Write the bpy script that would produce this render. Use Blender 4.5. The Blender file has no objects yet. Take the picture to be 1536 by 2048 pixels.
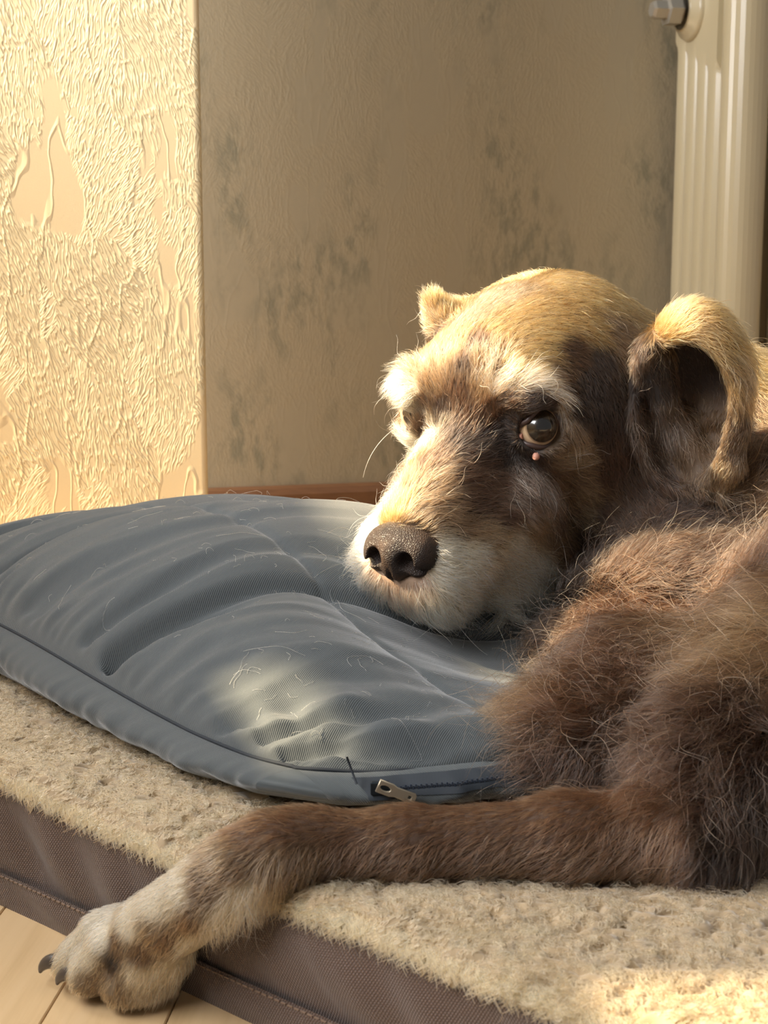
import bpy, math, random
import numpy as np
from mathutils import Vector, Matrix
from mathutils.bvhtree import BVHTree
from mathutils.kdtree import KDTree

random.seed(7)
rng = np.random.default_rng(11)
S = bpy.context.scene
COL = S.collection

# ------------------------------------------------------------------ camera, light, exposure
W_PX, H_PX, F_PX = 1536.0, 2048.0, 3000.0
CAM_H, PITCH = 0.35, math.radians(9.3)
cam_d = bpy.data.cameras.new('camera')
cam_d.sensor_fit = 'VERTICAL'
cam_d.sensor_height = 36.0
cam_d.lens = 36.0 * F_PX / H_PX
cam_d.clip_start = 0.02
cam_d.dof.use_dof = True
cam_d.dof.focus_distance = 0.90
cam_d.dof.aperture_fstop = 22.0
cam = bpy.data.objects.new('camera', cam_d)
cam.location = (0, 0, CAM_H)
cam.rotation_euler = (math.radians(90) - PITCH, 0, 0)
COL.objects.link(cam)
S.camera = cam
CA, SA = math.cos(PITCH), math.sin(PITCH)
C_R = np.array([1.0, 0, 0]); C_U = np.array([0, SA, CA]); C_F = np.array([0, CA, -SA])
C_O = np.array([0, 0, CAM_H])

def ray(px, py):
    d = C_F + C_R * (px - 768.0) / F_PX - C_U * (py - 1024.0) / F_PX
    return d
def at(px, py, depth):            # point seen at a pixel, at a depth along the view axis
    return C_O + ray(px, py) * depth
def at_h(px, py, h):              # point seen at a pixel, at a height over the floor
    d = ray(px, py)
    return C_O + d * ((h - CAM_H) / d[2])
def proj(p):
    q = np.asarray(p, float) - C_O
    z = q @ C_F
    return np.stack([768 + F_PX * (q @ C_R) / z, 1024 - F_PX * (q @ C_U) / z], -1)

world = bpy.data.worlds.new('world')
S.world = world
world.use_nodes = True
wn = world.node_tree.nodes
wn['Background'].inputs['Color'].default_value = (0.74, 0.72, 0.70, 1)
wn['Background'].inputs['Strength'].default_value = 0.34

SUN_DIR = Vector((-0.80, 0.05, 0.60)).normalized()     # towards the sun
sun_d = bpy.data.lights.new('sun', 'SUN')
sun_d.energy = 17.5
sun_d.color = (1.0, 0.80, 0.50)
sun_d.angle = math.radians(1.2)
sun = bpy.data.objects.new('sun', sun_d)
sun.rotation_euler = SUN_DIR.to_track_quat('Z', 'Y').to_euler()
sun.location = SUN_DIR * 6
COL.objects.link(sun)

sky_d = bpy.data.lights.new('sky_window', 'AREA')       # daylight through the window on the left
sky_d.shape = 'RECTANGLE'
sky_d.size, sky_d.size_y = 3.2, 1.8
sky_d.energy = 310.0
sky_d.color = (0.97, 0.98, 1.0)
sky = bpy.data.objects.new('sky_window', sky_d)
sky.location = (-1.7, 0.2, 1.5)
sky.rotation_euler = Vector((-1.0, 0.0, 0.35)).to_track_quat('Z', 'Y').to_euler()
COL.objects.link(sky)

S.view_settings.view_transform = 'Standard'
S.view_settings.look = 'None'
S.view_settings.gamma = 1.0
S.view_settings.use_curve_mapping = False
S.view_settings.exposure = 0.0
S.cycles.max_bounces = 8
S.cycles.diffuse_bounces = 3
S.cycles.glossy_bounces = 3
S.cycles.transmission_bounces = 6
S.cycles.use_denoising = True
S.cycles.sample_clamp_indirect = 4.0
S.cycles_curves.shape = 'RIBBONS'

# ------------------------------------------------------------------ small helpers
def link(o, parent=None):
    COL.objects.link(o)
    if parent is not None:
        o.parent = parent
    return o
def tag(o, label=None, cat=None, group=None, kind=None):
    if label: o['label'] = label
    if cat: o['category'] = cat
    if group: o['group'] = group
    if kind: o['kind'] = kind
    return o
def empty(name, loc=(0, 0, 0)):
    o = bpy.data.objects.new(name, None)
    o.location = loc
    o.empty_display_size = 0.02
    return link(o)
def mesh(name, V, Fc, material, parent=None, smooth=True, offset=None):
    me = bpy.data.meshes.new(name)
    V = np.asarray(V, float)
    if isinstance(Fc, np.ndarray):
        n, k = Fc.shape
        me.vertices.add(len(V)); me.vertices.foreach_set('co', V.astype(np.float32).ravel())
        me.loops.add(n * k); me.loops.foreach_set('vertex_index', Fc.astype(np.int32).ravel())
        me.polygons.add(n)
        me.polygons.foreach_set('loop_start', np.arange(0, n * k, k, dtype=np.int32))
        me.polygons.foreach_set('loop_total', np.full(n, k, dtype=np.int32))
        me.update(calc_edges=True)
    else:
        me.from_pydata([tuple(v) for v in V], [], Fc)
    me.validate()
    if smooth:
        me.polygons.foreach_set('use_smooth', np.ones(len(me.polygons), bool))
    me.update()
    if material: me.materials.append(material)
    o = bpy.data.objects.new(name, me)
    link(o, parent)
    if parent is not None and parent.type == 'EMPTY':
        o.matrix_parent_inverse = Matrix.Translation(-Vector(parent.location))
    return o
def grid_faces(nu, nv, wrap_u=False, wrap_v=False):
    iu = np.arange(nu if wrap_u else nu - 1); iv = np.arange(nv if wrap_v else nv - 1)
    a, b = np.meshgrid(iu, iv, indexing='ij')
    a2, b2 = (a + 1) % nu, (b + 1) % nv
    return np.stack([a * nv + b, a2 * nv + b, a2 * nv + b2, a * nv + b2], -1).reshape(-1, 4)
def uvset(o, uv):                 # one uv per vertex
    me = o.data
    idx = np.empty(len(me.loops), np.int32); me.loops.foreach_get('vertex_index', idx)
    l = me.uv_layers.new(name='UVMap')
    l.data.foreach_set('uv', np.asarray(uv, np.float32)[idx].ravel())
def box_vf(lo, hi, b=0.0):
    x0, y0, z0 = lo; x1, y1, z1 = hi
    if b <= 0:
        V = [(x0,y0,z0),(x1,y0,z0),(x1,y1,z0),(x0,y1,z0),(x0,y0,z1),(x1,y0,z1),(x1,y1,z1),(x0,y1,z1)]
        F = [(3,2,1,0),(4,5,6,7),(0,1,5,4),(1,2,6,5),(2,3,7,6),(3,0,4,7)]
        return V, F
    V = []                        # top edge chamfered
    for z, i in ((z0, 0), (z1 - b, 0), (z1, b)):
        V += [(x0+i,y0+i,z),(x1-i,y0+i,z),(x1-i,y1-i,z),(x0+i,y1-i,z)]
    F = [(3,2,1,0),(8,9,10,11)]
    for k in (0, 4):
        F += [(k,k+1,k+5,k+4),(k+1,k+2,k+6,k+5),(k+2,k+3,k+7,k+6),(k+3,k,k+4,k+7)]
    return V, F
def frame_xf(V, o, ex, ey, ez=(0, 0, 1)):
    V = np.asarray(V, float)
    return np.asarray(o) + V[:, :1] * np.asarray(ex) + V[:, 1:2] * np.asarray(ey) + V[:, 2:3] * np.asarray(ez)
def tube_vf(path, rad, n=10, caps=True):
    P = np.asarray(path, float); m = len(P)
    rad = np.broadcast_to(np.asarray(rad, float), (m,))
    T = np.gradient(P, axis=0); T /= np.linalg.norm(T, axis=1, keepdims=True) + 1e-12
    a = np.array([0, 0, 1.0]) if abs(T[0][2]) < .9 else np.array([1.0, 0, 0])
    V = []
    u = np.cross(T[0], a); u /= np.linalg.norm(u)
    for i in range(m):
        u = u - T[i] * (u @ T[i]); u /= np.linalg.norm(u) + 1e-12
        w = np.cross(T[i], u)
        t = np.linspace(0, 2 * np.pi, n, endpoint=False)
        V.append(P[i] + rad[i] * (np.cos(t)[:, None] * u + np.sin(t)[:, None] * w))
    V = np.concatenate(V)
    F = [tuple(q) for q in grid_faces(m, n, wrap_v=True)]
    if caps:
        F += [tuple(range(n - 1, -1, -1)), tuple(range((m - 1) * n, m * n))]
    return V, F
def lathe_vf(prof, o, axis, n=28):          # prof: (distance along axis, radius)
    axis = np.asarray(axis, float) / np.linalg.norm(axis)
    path = np.asarray(o) + np.outer([p[0] for p in prof], axis)
    a = np.array([0, 0, 1.0]) if abs(axis[2]) < .9 else np.array([1.0, 0, 0])
    u = np.cross(axis, a); u /= np.linalg.norm(u); w = np.cross(axis, u)
    t = np.linspace(0, 2 * np.pi, n, endpoint=False)
    ring = np.cos(t)[:, None] * u + np.sin(t)[:, None] * w
    V = np.concatenate([path[i] + prof[i][1] * ring for i in range(len(prof))])
    F = [tuple(q) for q in grid_faces(len(prof), n, wrap_v=True)]
    F += [tuple(range(n - 1, -1, -1)), tuple(range((len(prof) - 1) * n, len(prof) * n))]
    return V, F

# gradient noise on arrays
_perm = np.random.default_rng(5).permutation(256).astype(np.int32)
_perm = np.concatenate([_perm, _perm])
_g = np.random.default_rng(6).normal(size=(256, 3)); _g /= np.linalg.norm(_g, axis=1, keepdims=True)
def pn(x, y, z=0.0):
    x, y, z = np.broadcast_arrays(np.asarray(x, float), np.asarray(y, float), np.asarray(z, float))
    xi, yi, zi = np.floor(x).astype(np.int64), np.floor(y).astype(np.int64), np.floor(z).astype(np.int64)
    xf, yf, zf = x - xi, y - yi, z - zi
    u, v, w = (t * t * t * (t * (t * 6 - 15) + 10) for t in (xf, yf, zf))
    def gd(i, j, k):
        h = _perm[_perm[_perm[(xi + i) & 255] + ((yi + j) & 255)] + ((zi + k) & 255)]
        g = _g[h]
        return g[..., 0] * (xf - i) + g[..., 1] * (yf - j) + g[..., 2] * (zf - k)
    def lp(a, b, t): return a + t * (b - a)
    return 1.5 * lp(lp(lp(gd(0,0,0), gd(1,0,0), u), lp(gd(0,1,0), gd(1,1,0), u), v),
                    lp(lp(gd(0,0,1), gd(1,0,1), u), lp(gd(0,1,1), gd(1,1,1), u), v), w)
def sstep(a, b, x):
    t = np.clip((x - a) / (b - a), 0, 1)
    return t * t * (3 - 2 * t)
def unit(v):
    v = np.asarray(v, float)
    return v / (np.linalg.norm(v, axis=-1, keepdims=True) + 1e-12)

# materials
class NT:
    def __init__(s, name):
        s.m = bpy.data.materials.new(name); s.m.use_nodes = True
        s.t = s.m.node_tree; s.t.nodes.clear()
        s.out = s.t.nodes.new('ShaderNodeOutputMaterial')
    def n(s, kind, ins=None, **kw):
        nd = s.t.nodes.new('ShaderNode' + kind)
        for k, v in kw.items(): setattr(nd, k, v)
        for k, v in (ins or {}).items():
            sock = nd.inputs[k]
            if isinstance(v, bpy.types.NodeSocket): s.t.links.new(v, sock)
            else:
                if isinstance(v, tuple) and len(v) == 3 and sock.type == 'RGBA': v = v + (1,)
                sock.default_value = v
        return nd
    def math(s, op, a, b=0.0, c=None, clamp=False):
        ins = {0: a, 1: b}
        if c is not None: ins[2] = c
        return s.n('Math', ins, operation=op, use_clamp=clamp).outputs[0]
    def ramp(s, fac, stops, interp='LINEAR'):
        nd = s.n('ValToRGB', {0: fac})
        cr = nd.color_ramp; cr.interpolation = interp
        while len(cr.elements) < len(stops): cr.elements.new(0.5)
        for e, (p, c) in zip(cr.elements, stops):
            e.position = p; e.color = tuple(c) + (1,) if len(c) == 3 else c
        return nd.outputs[0]
    def mix(s, f, a, b):
        nd = s.n('Mix', {0: f}, data_type='RGBA')
        for k, v in ((6, a), (7, b)):
            if isinstance(v, bpy.types.NodeSocket): s.t.links.new(v, nd.inputs[k])
            else: nd.inputs[k].default_value = tuple(v) + (1,)
        return nd.outputs[2]
    def mapped(s, coord, scale=(1, 1, 1), rot=(0, 0, 0)):
        return s.n('Mapping', {'Vector': coord, 'Scale': scale, 'Rotation': rot}).outputs[0]
    def bsdf(s, **ins):
        b = s.n('BsdfPrincipled', ins)
        s.t.links.new(b.outputs[0], s.out.inputs[0])
        return b
    def coord(s, which='Object'): return s.n('TexCoord').outputs[which]
def plain(name, col, rough=.5, metal=0.0, **kw):
    m = NT(name)
    n = m.n('TexNoise', {'Vector': m.coord(), 'Scale': 60.0, 'Detail': 3.0})
    c = m.mix(n.outputs[0], tuple(x * .9 for x in col), tuple(min(1, x * 1.1) for x in col))
    m.bsdf(**{'Base Color': c, 'Roughness': rough, 'Metallic': metal, **kw})
    return m.m

# ------------------------------------------------------------------ the setting
WY = math.radians(14)
W_AX = np.array([math.cos(WY), math.sin(WY), 0]); W_N = np.array([math.sin(WY), -math.cos(WY), 0])
W_P = np.array([-0.139, 2.0, 0])

def wallpaper(name, base, tint, smudge, relief, s_amt):
    m = NT(name)
    co = m.coord('UV')
    vor = m.n('TexVoronoi', {'Vector': m.mapped(co, (20, 11, 1)), 'Scale': 1.0, 'Randomness': 1.0})
    rnd = m.n('SeparateColor', {0: vor.outputs['Color']}).outputs[0]
    ang = m.math('MULTIPLY_ADD', rnd, 1.5, -0.75)
    wob = m.n('TexNoise', {'Vector': co, 'Scale': 22.0, 'Detail': 2.0})
    wco = m.n('VectorMath', {0: co, 1: m.n('VectorMath', {0: wob.outputs['Color'], 1: (.012, .012, 0)}, operation='MULTIPLY').outputs[0]}, operation='ADD').outputs[0]
    rot = m.n('VectorRotate', {'Vector': wco, 'Angle': ang}, rotation_type='Z_AXIS').outputs[0]
    st = m.n('TexNoise', {'Vector': m.mapped(rot, (340, 62, 1)), 'Scale': 1.0, 'Detail': 1.0, 'Roughness': .4})
    ridge = m.math('SUBTRACT', 1.0, m.math('MULTIPLY', m.math('ABSOLUTE', m.math('SUBTRACT', st.outputs[0], .5)), 10.0), clamp=True)
    # long single strings
    st2 = m.n('TexNoise', {'Vector': m.mapped(wco, (28, 7, 1), (0, 0, .35)), 'Scale': 1.0, 'Detail': 2.0})
    line = m.math('SUBTRACT', 1.0, m.math('MULTIPLY', m.math('ABSOLUTE', m.math('SUBTRACT', st2.outputs[0], .5)), 45.0), clamp=True)
    bare = m.n('TexNoise', {'Vector': m.mapped(wco, (13, 5, 1), (0, 0, -.35)), 'Scale': 1.0, 'Detail': 3.0})
    bmask = m.ramp(bare.outputs[0], [(.55, (1, 1, 1)), (.58, (0, 0, 0))])
    h = m.math('ADD', m.math('MULTIPLY', ridge, bmask), m.math('MULTIPLY', line, .7))
    fine = m.n('TexNoise', {'Vector': co, 'Scale': 900.0, 'Detail': 2.0})
    h = m.math('ADD', h, m.math('MULTIPLY', fine.outputs[0], .12))
    bump = m.n('Bump', {'Height': h, 'Distance': relief, 'Strength': 1.0})
    c = m.mix(m.math('MULTIPLY', bmask, 1.0), tint, base)
    # grey green brushed smudges
    sp = m.n('TexNoise', {'Vector': m.mapped(co, (8, 3.6, 1), (0, 0, -.3)), 'Scale': 1.0, 'Detail': 2.0})
    sd = m.n('TexNoise', {'Vector': m.mapped(wco, (60, 22, 1), (0, 0, -.35)), 'Scale': 1.0, 'Detail': 6.0, 'Roughness': .7})
    sm = m.math('MULTIPLY', m.ramp(sp.outputs[0], [(.50, (0, 0, 0)), (.62, (1, 1, 1))]), m.ramp(sd.outputs[0], [(.46, (0, 0, 0)), (.60, (1, 1, 1))]))
    c = m.mix(m.math('MULTIPLY', sm, s_amt), c, smudge)
    m.bsdf(**{'Base Color': c, 'Roughness': .75, 'Normal': bump.outputs[0]})
    return m.m
M_WALL = wallpaper('shaded_wallpaper', (.425, .355, .235), (.42, .355, .24), (.235, .22, .15), .00012, .75)  # same paper as the pillar, with its shade put into a darker base
M_PILLAR = wallpaper('lit_wallpaper', (.76, .61, .36), (.74, .575, .335), (.7, .55, .34), .0007, .2)  # lighter base carries the light falling on this side of the paper

def wall_panel(name, o, ax, nrm, w, h, thick, material, z0=0.0):
    # a slab with its face towards nrm, uv in metres
    V = []; UV = []
    for d in (0, -thick):
        for (a, z) in ((0, z0), (w, z0), (w, h), (0, h)):
            V.append(np.asarray(o) + np.asarray(ax) * a + np.asarray(nrm) * d + np.array([0, 0, z])); UV.append((a, z))
    F = [(0,1,2,3),(7,6,5,4),(0,4,5,1),(1,5,6,2),(2,6,7,3),(3,7,4,0)]
    ob = mesh(name, V, F, material, smooth=False)
    uvset(ob, UV)
    return tag(ob, kind='structure')
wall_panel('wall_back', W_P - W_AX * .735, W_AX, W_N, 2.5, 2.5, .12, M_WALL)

# pillar (chimney breast) on the left, rounded right corner
PY = math.radians(-6.5)
P_AX = np.array([math.cos(PY), math.sin(PY), 0]); P_N = np.array([math.sin(PY), -math.cos(PY), 0])
pr = at(408, 520, 1.36); pr[2] = 0
P_B = np.array([-.174, .985, 0])                     # its sides run back to the wall
r_c = .006
prof = [(-.25, 0)] + [(-.0075 - .02 * k, 0) for k in range(0)] + [(-r_c, 0)]
prof += [(-r_c + r_c * math.sin(t), r_c - r_c * math.cos(t)) for t in np.linspace(.2, math.pi / 2, 6)]
prof += [(0, .34), (-.25, .34)]
V = []; UV = []
dist = 0
for z in (0, 2.5):
    L = 0
    for i, (a, d) in enumerate(prof):
        if i: L += math.hypot(a - prof[i-1][0], d - prof[i-1][1])
        V.append(pr + P_AX * a + P_B * d + np.array([0, 0, z])); UV.append((L, z))
n = len(prof)
F = [(i, (i + 1) % n, (i + 1) % n + n, i + n) for i in range(n)]
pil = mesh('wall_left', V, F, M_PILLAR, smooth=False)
uvset(pil, UV)
tag(pil, kind='structure')

# baseboard along the back wall
m = NT('baseboard_wood')
g = m.n('TexNoise', {'Vector': m.mapped(m.coord(), (6, 60, 60)), 'Scale': 3.0, 'Detail': 4.0})
m.bsdf(**{'Base Color': m.mix(g.outputs[0], (.16, .07, .03), (.26, .12, .05)), 'Roughness': .45})
pb = [(0, .0005), (.014, .0005), (.014, .048), (.010, .056), (.004, .059), (0, .059)]
V = []
for a in (-.72, 1.7):
    V += [W_P + W_AX * a + W_N * d + np.array([0, 0, z]) for d, z in pb]
n = len(pb)
F = [(i, (i + 1) % n, (i + 1) % n + n, i + n) for i in range(n)] + [tuple(range(n)), tuple(range(2 * n - 1, n - 1, -1))]
tag(mesh('baseboard_back', V, F, m.m, smooth=False), kind='structure')

# floor: subfloor slab with separate strips of pale wood
m = NT('pale_wood')
oi = m.n('ObjectInfo').outputs['Random']
co = m.n('VectorMath', {0: m.coord(), 1: m.n('CombineXYZ', {0: m.math('MULTIPLY', oi, 7.0), 1: m.math('MULTIPLY', oi, 13.0), 2: 0.0}).outputs[0]}, operation='ADD').outputs[0]
g1 = m.n('TexNoise', {'Vector': m.mapped(co, (90, 5, 5)), 'Scale': 1.0, 'Detail': 5.0, 'Roughness': .6})
g2 = m.n('TexNoise', {'Vector': m.mapped(co, (14, 2.2, 2)), 'Scale': 1.0, 'Detail': 2.0})
c = m.ramp(g1.outputs[0], [(.3, (.57, .39, .20)), (.5, (.69, .49, .27)), (.75, (.77, .57, .34))])
c = m.mix(m.math('MULTIPLY', g2.outputs[0], .5), c, (.56, .37, .19))
c = m.mix(m.math('MULTIPLY', oi, .25), c, (.50, .32, .16))
m.bsdf(**{'Base Color': c, 'Roughness': .38, 'Coat Weight': .15, 'Coat Roughness': .25})
M_FLOOR = m.m
V, F = box_vf((-1.3, .1, -.06), (1.3, 2.4, -.0045))
floor = tag(mesh('floor', V, F, plain('subfloor', (.12, .07, .035), .8), smooth=False), kind='structure')
strip_w, gap = .0585, .0007
a_f = math.radians(-4.4)
f_ax = np.array([math.cos(a_f), -math.sin(a_f), 0]); f_ay = np.array([math.sin(a_f), math.cos(a_f), 0])
f_ax = np.array([math.cos(a_f), math.sin(a_f), 0]); f_ay = np.array([-math.sin(a_f), math.cos(a_f), 0])
Vp, Fp = box_vf((0, 0, -.0045), (strip_w - gap, .46 - gap, 0), .0006)
o_f = np.array([-.1000, .68, 0])
first = None
for i in range(-19, 20):
    off = (i * .317 + .27) % .46
    for j in range(-2, 4):
        p = o_f + f_ax * (i * strip_w) + f_ay * (j * .46 + off - .3)
        if not (-1.25 < p[0] < 1.2 and .05 < p[1] < 2.0): continue
        if first is None:
            me = bpy.data.meshes.new('plank'); me.from_pydata(Vp, [], Fp); me.materials.append(M_FLOOR); first = me
        o = bpy.data.objects.new('plank', first)
        o.location = p; o.rotation_euler = (0, 0, a_f)
        link(o, floor)

# unseen wall added at the left, its openings shaped to steer sun and shade
M_PLAIN = plain('white_plaster', (.72, .66, .56), .8)
XW = -.85
V, F = [], []
for lo, hi in (((XW - .12, -1.2, 0), (XW, .62, .775)), ((XW - .12, .62, 0), (XW, .785, 2.5)), ((XW - .12, .785, 0), (XW, .855, .692)), ((XW - .12, .785, .825), (XW, .855, 2.5)), ((XW - .12, .855, 0), (XW, .89, 2.5)), ((XW - .12, .89, 0), (XW, 1.30, .80)), ((XW - .12, -1.2, 2.1), (XW, .62, 2.5)), ((XW - .12, .89, 2.1), (XW, 1.76, 2.5))):  # small gap between the posts is added for a sun spot on the cushion
    v_, f_ = box_vf(lo, hi)
    F += [tuple(i + len(V) for i in q) for q in f_]; V += v_
tag(mesh('wall_sun_mask', V, F, M_PLAIN, smooth=False), kind='structure')

# ------------------------------------------------------------------ radiator
m = NT('cream_enamel')
nz = m.n('TexNoise', {'Vector': m.coord(), 'Scale': 5.0, 'Detail': 2.0})
m.bsdf(**{'Base Color': m.mix(nz.outputs[0], (.44, .365, .225), (.50, .425, .275)), 'Roughness': .28, 'Coat Weight': .3, 'Coat Roughness': .15})
M_ENAMEL = m.m
M_STEEL = plain('grey_steel', (.42, .39, .33), .35, .6)
r0 = W_P + W_AX * .535 + W_N * .03
rad = tag(empty('radiator', tuple(r0)), 'cream enamelled column radiator with fluted end standing against the back wall', 'radiator')
Z0, Z1 = .10, .735
RS = 1.24                                             # overall size of one section in plan
COLS = [.016, .041, .066, .091]
def section_ring(z):
    # (away from the wall, half along the wall): fluted faces, fat rounded front column
    L = []
    for ci, c in enumerate(COLS):
        top = Z1 - .098 - .0125 * ci
        amp = float(sstep(top + .012, top - .006, z))
        if z < Z0 + .1: amp *= float(sstep(Z0 + .06, Z0 + .09, z))
        for t in np.linspace(-1, 1, 9):
            L.append((c + t * .0125, .0165 + (.0055 * math.sqrt(max(0, 1 - abs(t) ** 2.6)) * amp + .0055 * (1 - amp))))
    front = [(.125 + .024 * math.sin(t), .024 * math.cos(t)) for t in np.linspace(-.5, math.pi + .5, 20)]
    return [(.0035, .0)] + L + [(.1045, .0150)] + front + [(.1045, -.0150)] + [(d, -w) for d, w in reversed(L)]
def section_mesh(name, off):
    zs = [(Z0, .55), (Z0 + .012, .9), (Z0 + .03, 1.0)] + [(z, 1.0) for z in np.linspace(Z0 + .05, Z0 + .10, 6)] + [(z, 1.0) for z in np.linspace(Z1 - .165, Z1 - .08, 24)] + [(Z1 - .03, 1.0), (Z1 - .010, .88), (Z1, .5)]
    V = []
    for z, s in zs:
        ring = section_ring(z)
        for d, w in ring:
            dd = .075 + (d - .075) * (1 if s == 1 else .94 + .06 * s)
            V.append(r0 + W_AX * (off + (.026 + w * s) * RS) + W_N * dd * RS + np.array([0, 0, z]))
    n = len(ring)
    F = [tuple(q) for q in grid_faces(len(zs), n, wrap_v=True)] + [tuple(range(n - 1, -1, -1)), tuple(range((len(zs) - 1) * n, len(zs) * n))]
    return mesh(name, V, F, M_ENAMEL, rad, smooth=False)
PITCH_R = .076
for k in range(7):
    s = section_mesh('section', PITCH_R * k)
    # flattened header pad where the sections join
    for zc in (Z0 + .05, Z1 - .054):
        V, F = lathe_vf([(-.010, .024), (-.0085, .028), (-.004, .030), (-.002, .036), (.004, .039), (.058, .039), (.062, .030)],
                        r0 + W_AX * (PITCH_R * k) + W_N * .050 + np.array([0, 0, zc]), W_AX)
        mesh('hub', V, F, M_ENAMEL, s)
for zc in (Z1 - .054, Z0 + .05):
    o_ = r0 + W_N * .050 + np.array([0, 0, zc])
    V, F = lathe_vf([(-.052, .0095), (-.048, .0125), (-.034, .0125), (-.032, .013), (-.031, .0205), (-.014, .0205), (-.012, .017), (0, .017)], o_, W_AX, 6)
    mesh('end_plug', V, F, M_STEEL, rad, smooth=False)
for a in (.01, .3):
    V, F = box_vf((a, -.031, .0), (a + .03, .02, .11)); 
    mesh('foot', frame_xf(V, r0, W_AX, W_N), F, M_ENAMEL, rad, smooth=False)

# ------------------------------------------------------------------ dog mat
MAT_H = .0745
E0 = np.array([-.2136, .7881, 0]); EX = np.array([.753, -.658, 0]); EX /= np.linalg.norm(EX)
EN = np.array([EX[1], -EX[0], 0])                      # outwards (towards the viewer)
EI = -EN                                               # inwards
T0, T1, MW = -.19, .86, .80
mat_root = tag(empty('dog_mat', tuple(E0 + EX * .3 + EI * .4)), 'brown nylon dog mat with beige fleece top lying on the wooden floor', 'dog bed')
def mat_xy(t, w): return E0 + np.multiply.outer(t, EX) + np.multiply.outer(w, EI)
def mat_tw(p):
    q = np.asarray(p)[..., :2] - E0[:2]
    return q @ EX[:2], q @ EI[:2]
def edge_drop(t):           # the leg pulls the edge down a little
    return -.0055 * np.exp(-((t - .195) / .05) ** 2) + .0065 * sstep(.17, -.05, t) - .003 * sstep(.2, .4, t)
def mat_top(t, w):
    x = E0[0] + t * EX[0] + w * EI[0]; y = E0[1] + t * EX[1] + w * EI[1]
    z = MAT_H + edge_drop(t) * np.exp(-(w / .16) ** 2)
    d = np.minimum(np.minimum(w, MW - w), np.minimum(t - T0, T1 - t))
    z = z - .010 * (1 - np.sqrt(np.clip(1 - (1 - np.clip(d, 0, .012) / .012) ** 2, 0, 1)))
    # dips under the forearm and the body
    z = z - .010 * np.exp(-((y - .672) / .03) ** 2) * sstep(-.06, .0, x) * sstep(.22, .12, x)
    z = z - .012 * np.exp(-(((x - .40) / .28) ** 2 + ((y - 1.0) / .2) ** 2))
    z = z + .0035 * pn(x * 9, y * 9, 3.3)
    return z
def wool(x, y):
    a = pn(x * 120 + 1.5 * pn(x * 40, y * 40, 9.0), y * 190, 1.0)
    b = pn(x * 50, y * 70, 4.0)
    return a, b
nt_, nw_ = 620, 470
tt = np.linspace(T0, T1, nt_); ww = MW * np.linspace(0, 1, nw_) ** 1.15
Tg, Wg = np.meshgrid(tt, ww, indexing='ij')
P = mat_xy(Tg, Wg); Zg = mat_top(Tg, Wg)
a_, b_ = wool(P[..., 0], P[..., 1])
wl = -.0058 * np.clip(-a_ - .08, 0, 1) * 2.0 + .0022 * a_ + .0012 * b_
P[..., 2] = Zg + wl
m = NT('beige_fleece')
at_ = m.n('TexNoise', {'Vector': m.coord(), 'Scale': 140.0, 'Detail': 3.0})
at2 = m.n('TexNoise', {'Vector': m.coord(), 'Scale': 9.0, 'Detail': 2.0})
c = m.mix(at_.outputs[0], (.24, .165, .09), (.38, .28, .165))
c = m.mix(m.math('MULTIPLY', at2.outputs[0], .5), c, (.36, .26, .15))
m.bsdf(**{'Base Color': c, 'Roughness': .9, 'Sheen Weight': .4, 'Sheen Roughness': .5})
M_FLEECE = m.m
fl = mesh('fleece_top', P.reshape(-1, 3), grid_faces(nt_, nw_), M_FLEECE, mat_root)

# nylon side: soft vertical folds and woven grain
m = NT('brown_nylon')
uv = m.coord('UV')
w1 = m.n('TexWave', {'Vector': m.mapped(uv, (1, 1, 1), (0, 0, .5)), 'Scale': 230.0, 'Distortion': .6, 'Detail': 1.0})
w2 = m.n('TexWave', {'Vector': m.mapped(uv, (1, 1, 1), (0, 0, -.9)), 'Scale': 230.0, 'Distortion': .6, 'Detail': 1.0})
wv = m.math('MULTIPLY', w1.outputs[1], w2.outputs[1])
bp = m.n('Bump', {'Height': wv, 'Distance': .0006, 'Strength': .8})
c = m.mix(wv, (.058, .031, .021), (.150, .086, .056))
m.bsdf(**{'Base Color': c, 'Roughness': .36, 'Sheen Weight': .2, 'Normal': bp.outputs[0]})
M_NYLON = m.m
def mat_side(name, corner0, ax, out, length, z_lo, z_hi, off, folds, nv, drop=True):
    nu = int(length / .004)
    a = np.linspace(0, length, nu); v = np.linspace(0, 1, nv)
    A, Vv = np.meshgrid(a, v, indexing='ij')
    top = z_hi + (edge_drop(A + T0) if drop else 0) * (1 if z_hi > .05 else 0)
    Z = z_lo + (top - z_lo) * Vv
    bulge = folds * (.0100 * pn(A * 24 + Vv * .8, Vv * .5, 2.0) + .0022 * np.abs(pn(A * 30 + Vv * 1.1, Vv * .3, 7.0))) * np.sin(np.pi * np.clip(Vv * .8 + .2, 0, 1)) ** .7 * sstep(-.1, .35, Vv)
    belly = folds * .004 * np.sin(np.pi * Vv)
    D = off + bulge + belly
    Pp = corner0 + A[..., None] * ax + D[..., None] * out
    Pp[..., 2] = Z
    o = mesh(name, Pp.reshape(-1, 3), grid_faces(nu, nv), M_NYLON, mat_root)
    uvset(o, np.stack([A, Z], -1).reshape(-1, 2))
    return o
M_THREAD = plain('tan_thread', (.22, .150, .105), .7)
ln = T1 - T0
sides = [(mat_xy(T0, 0), EX, EN, ln), (mat_xy(T0, MW), -EI, -EX, MW), (mat_xy(T1, 0), EI, EX, MW), (mat_xy(T1, MW), -EX, EI, ln)]
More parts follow.
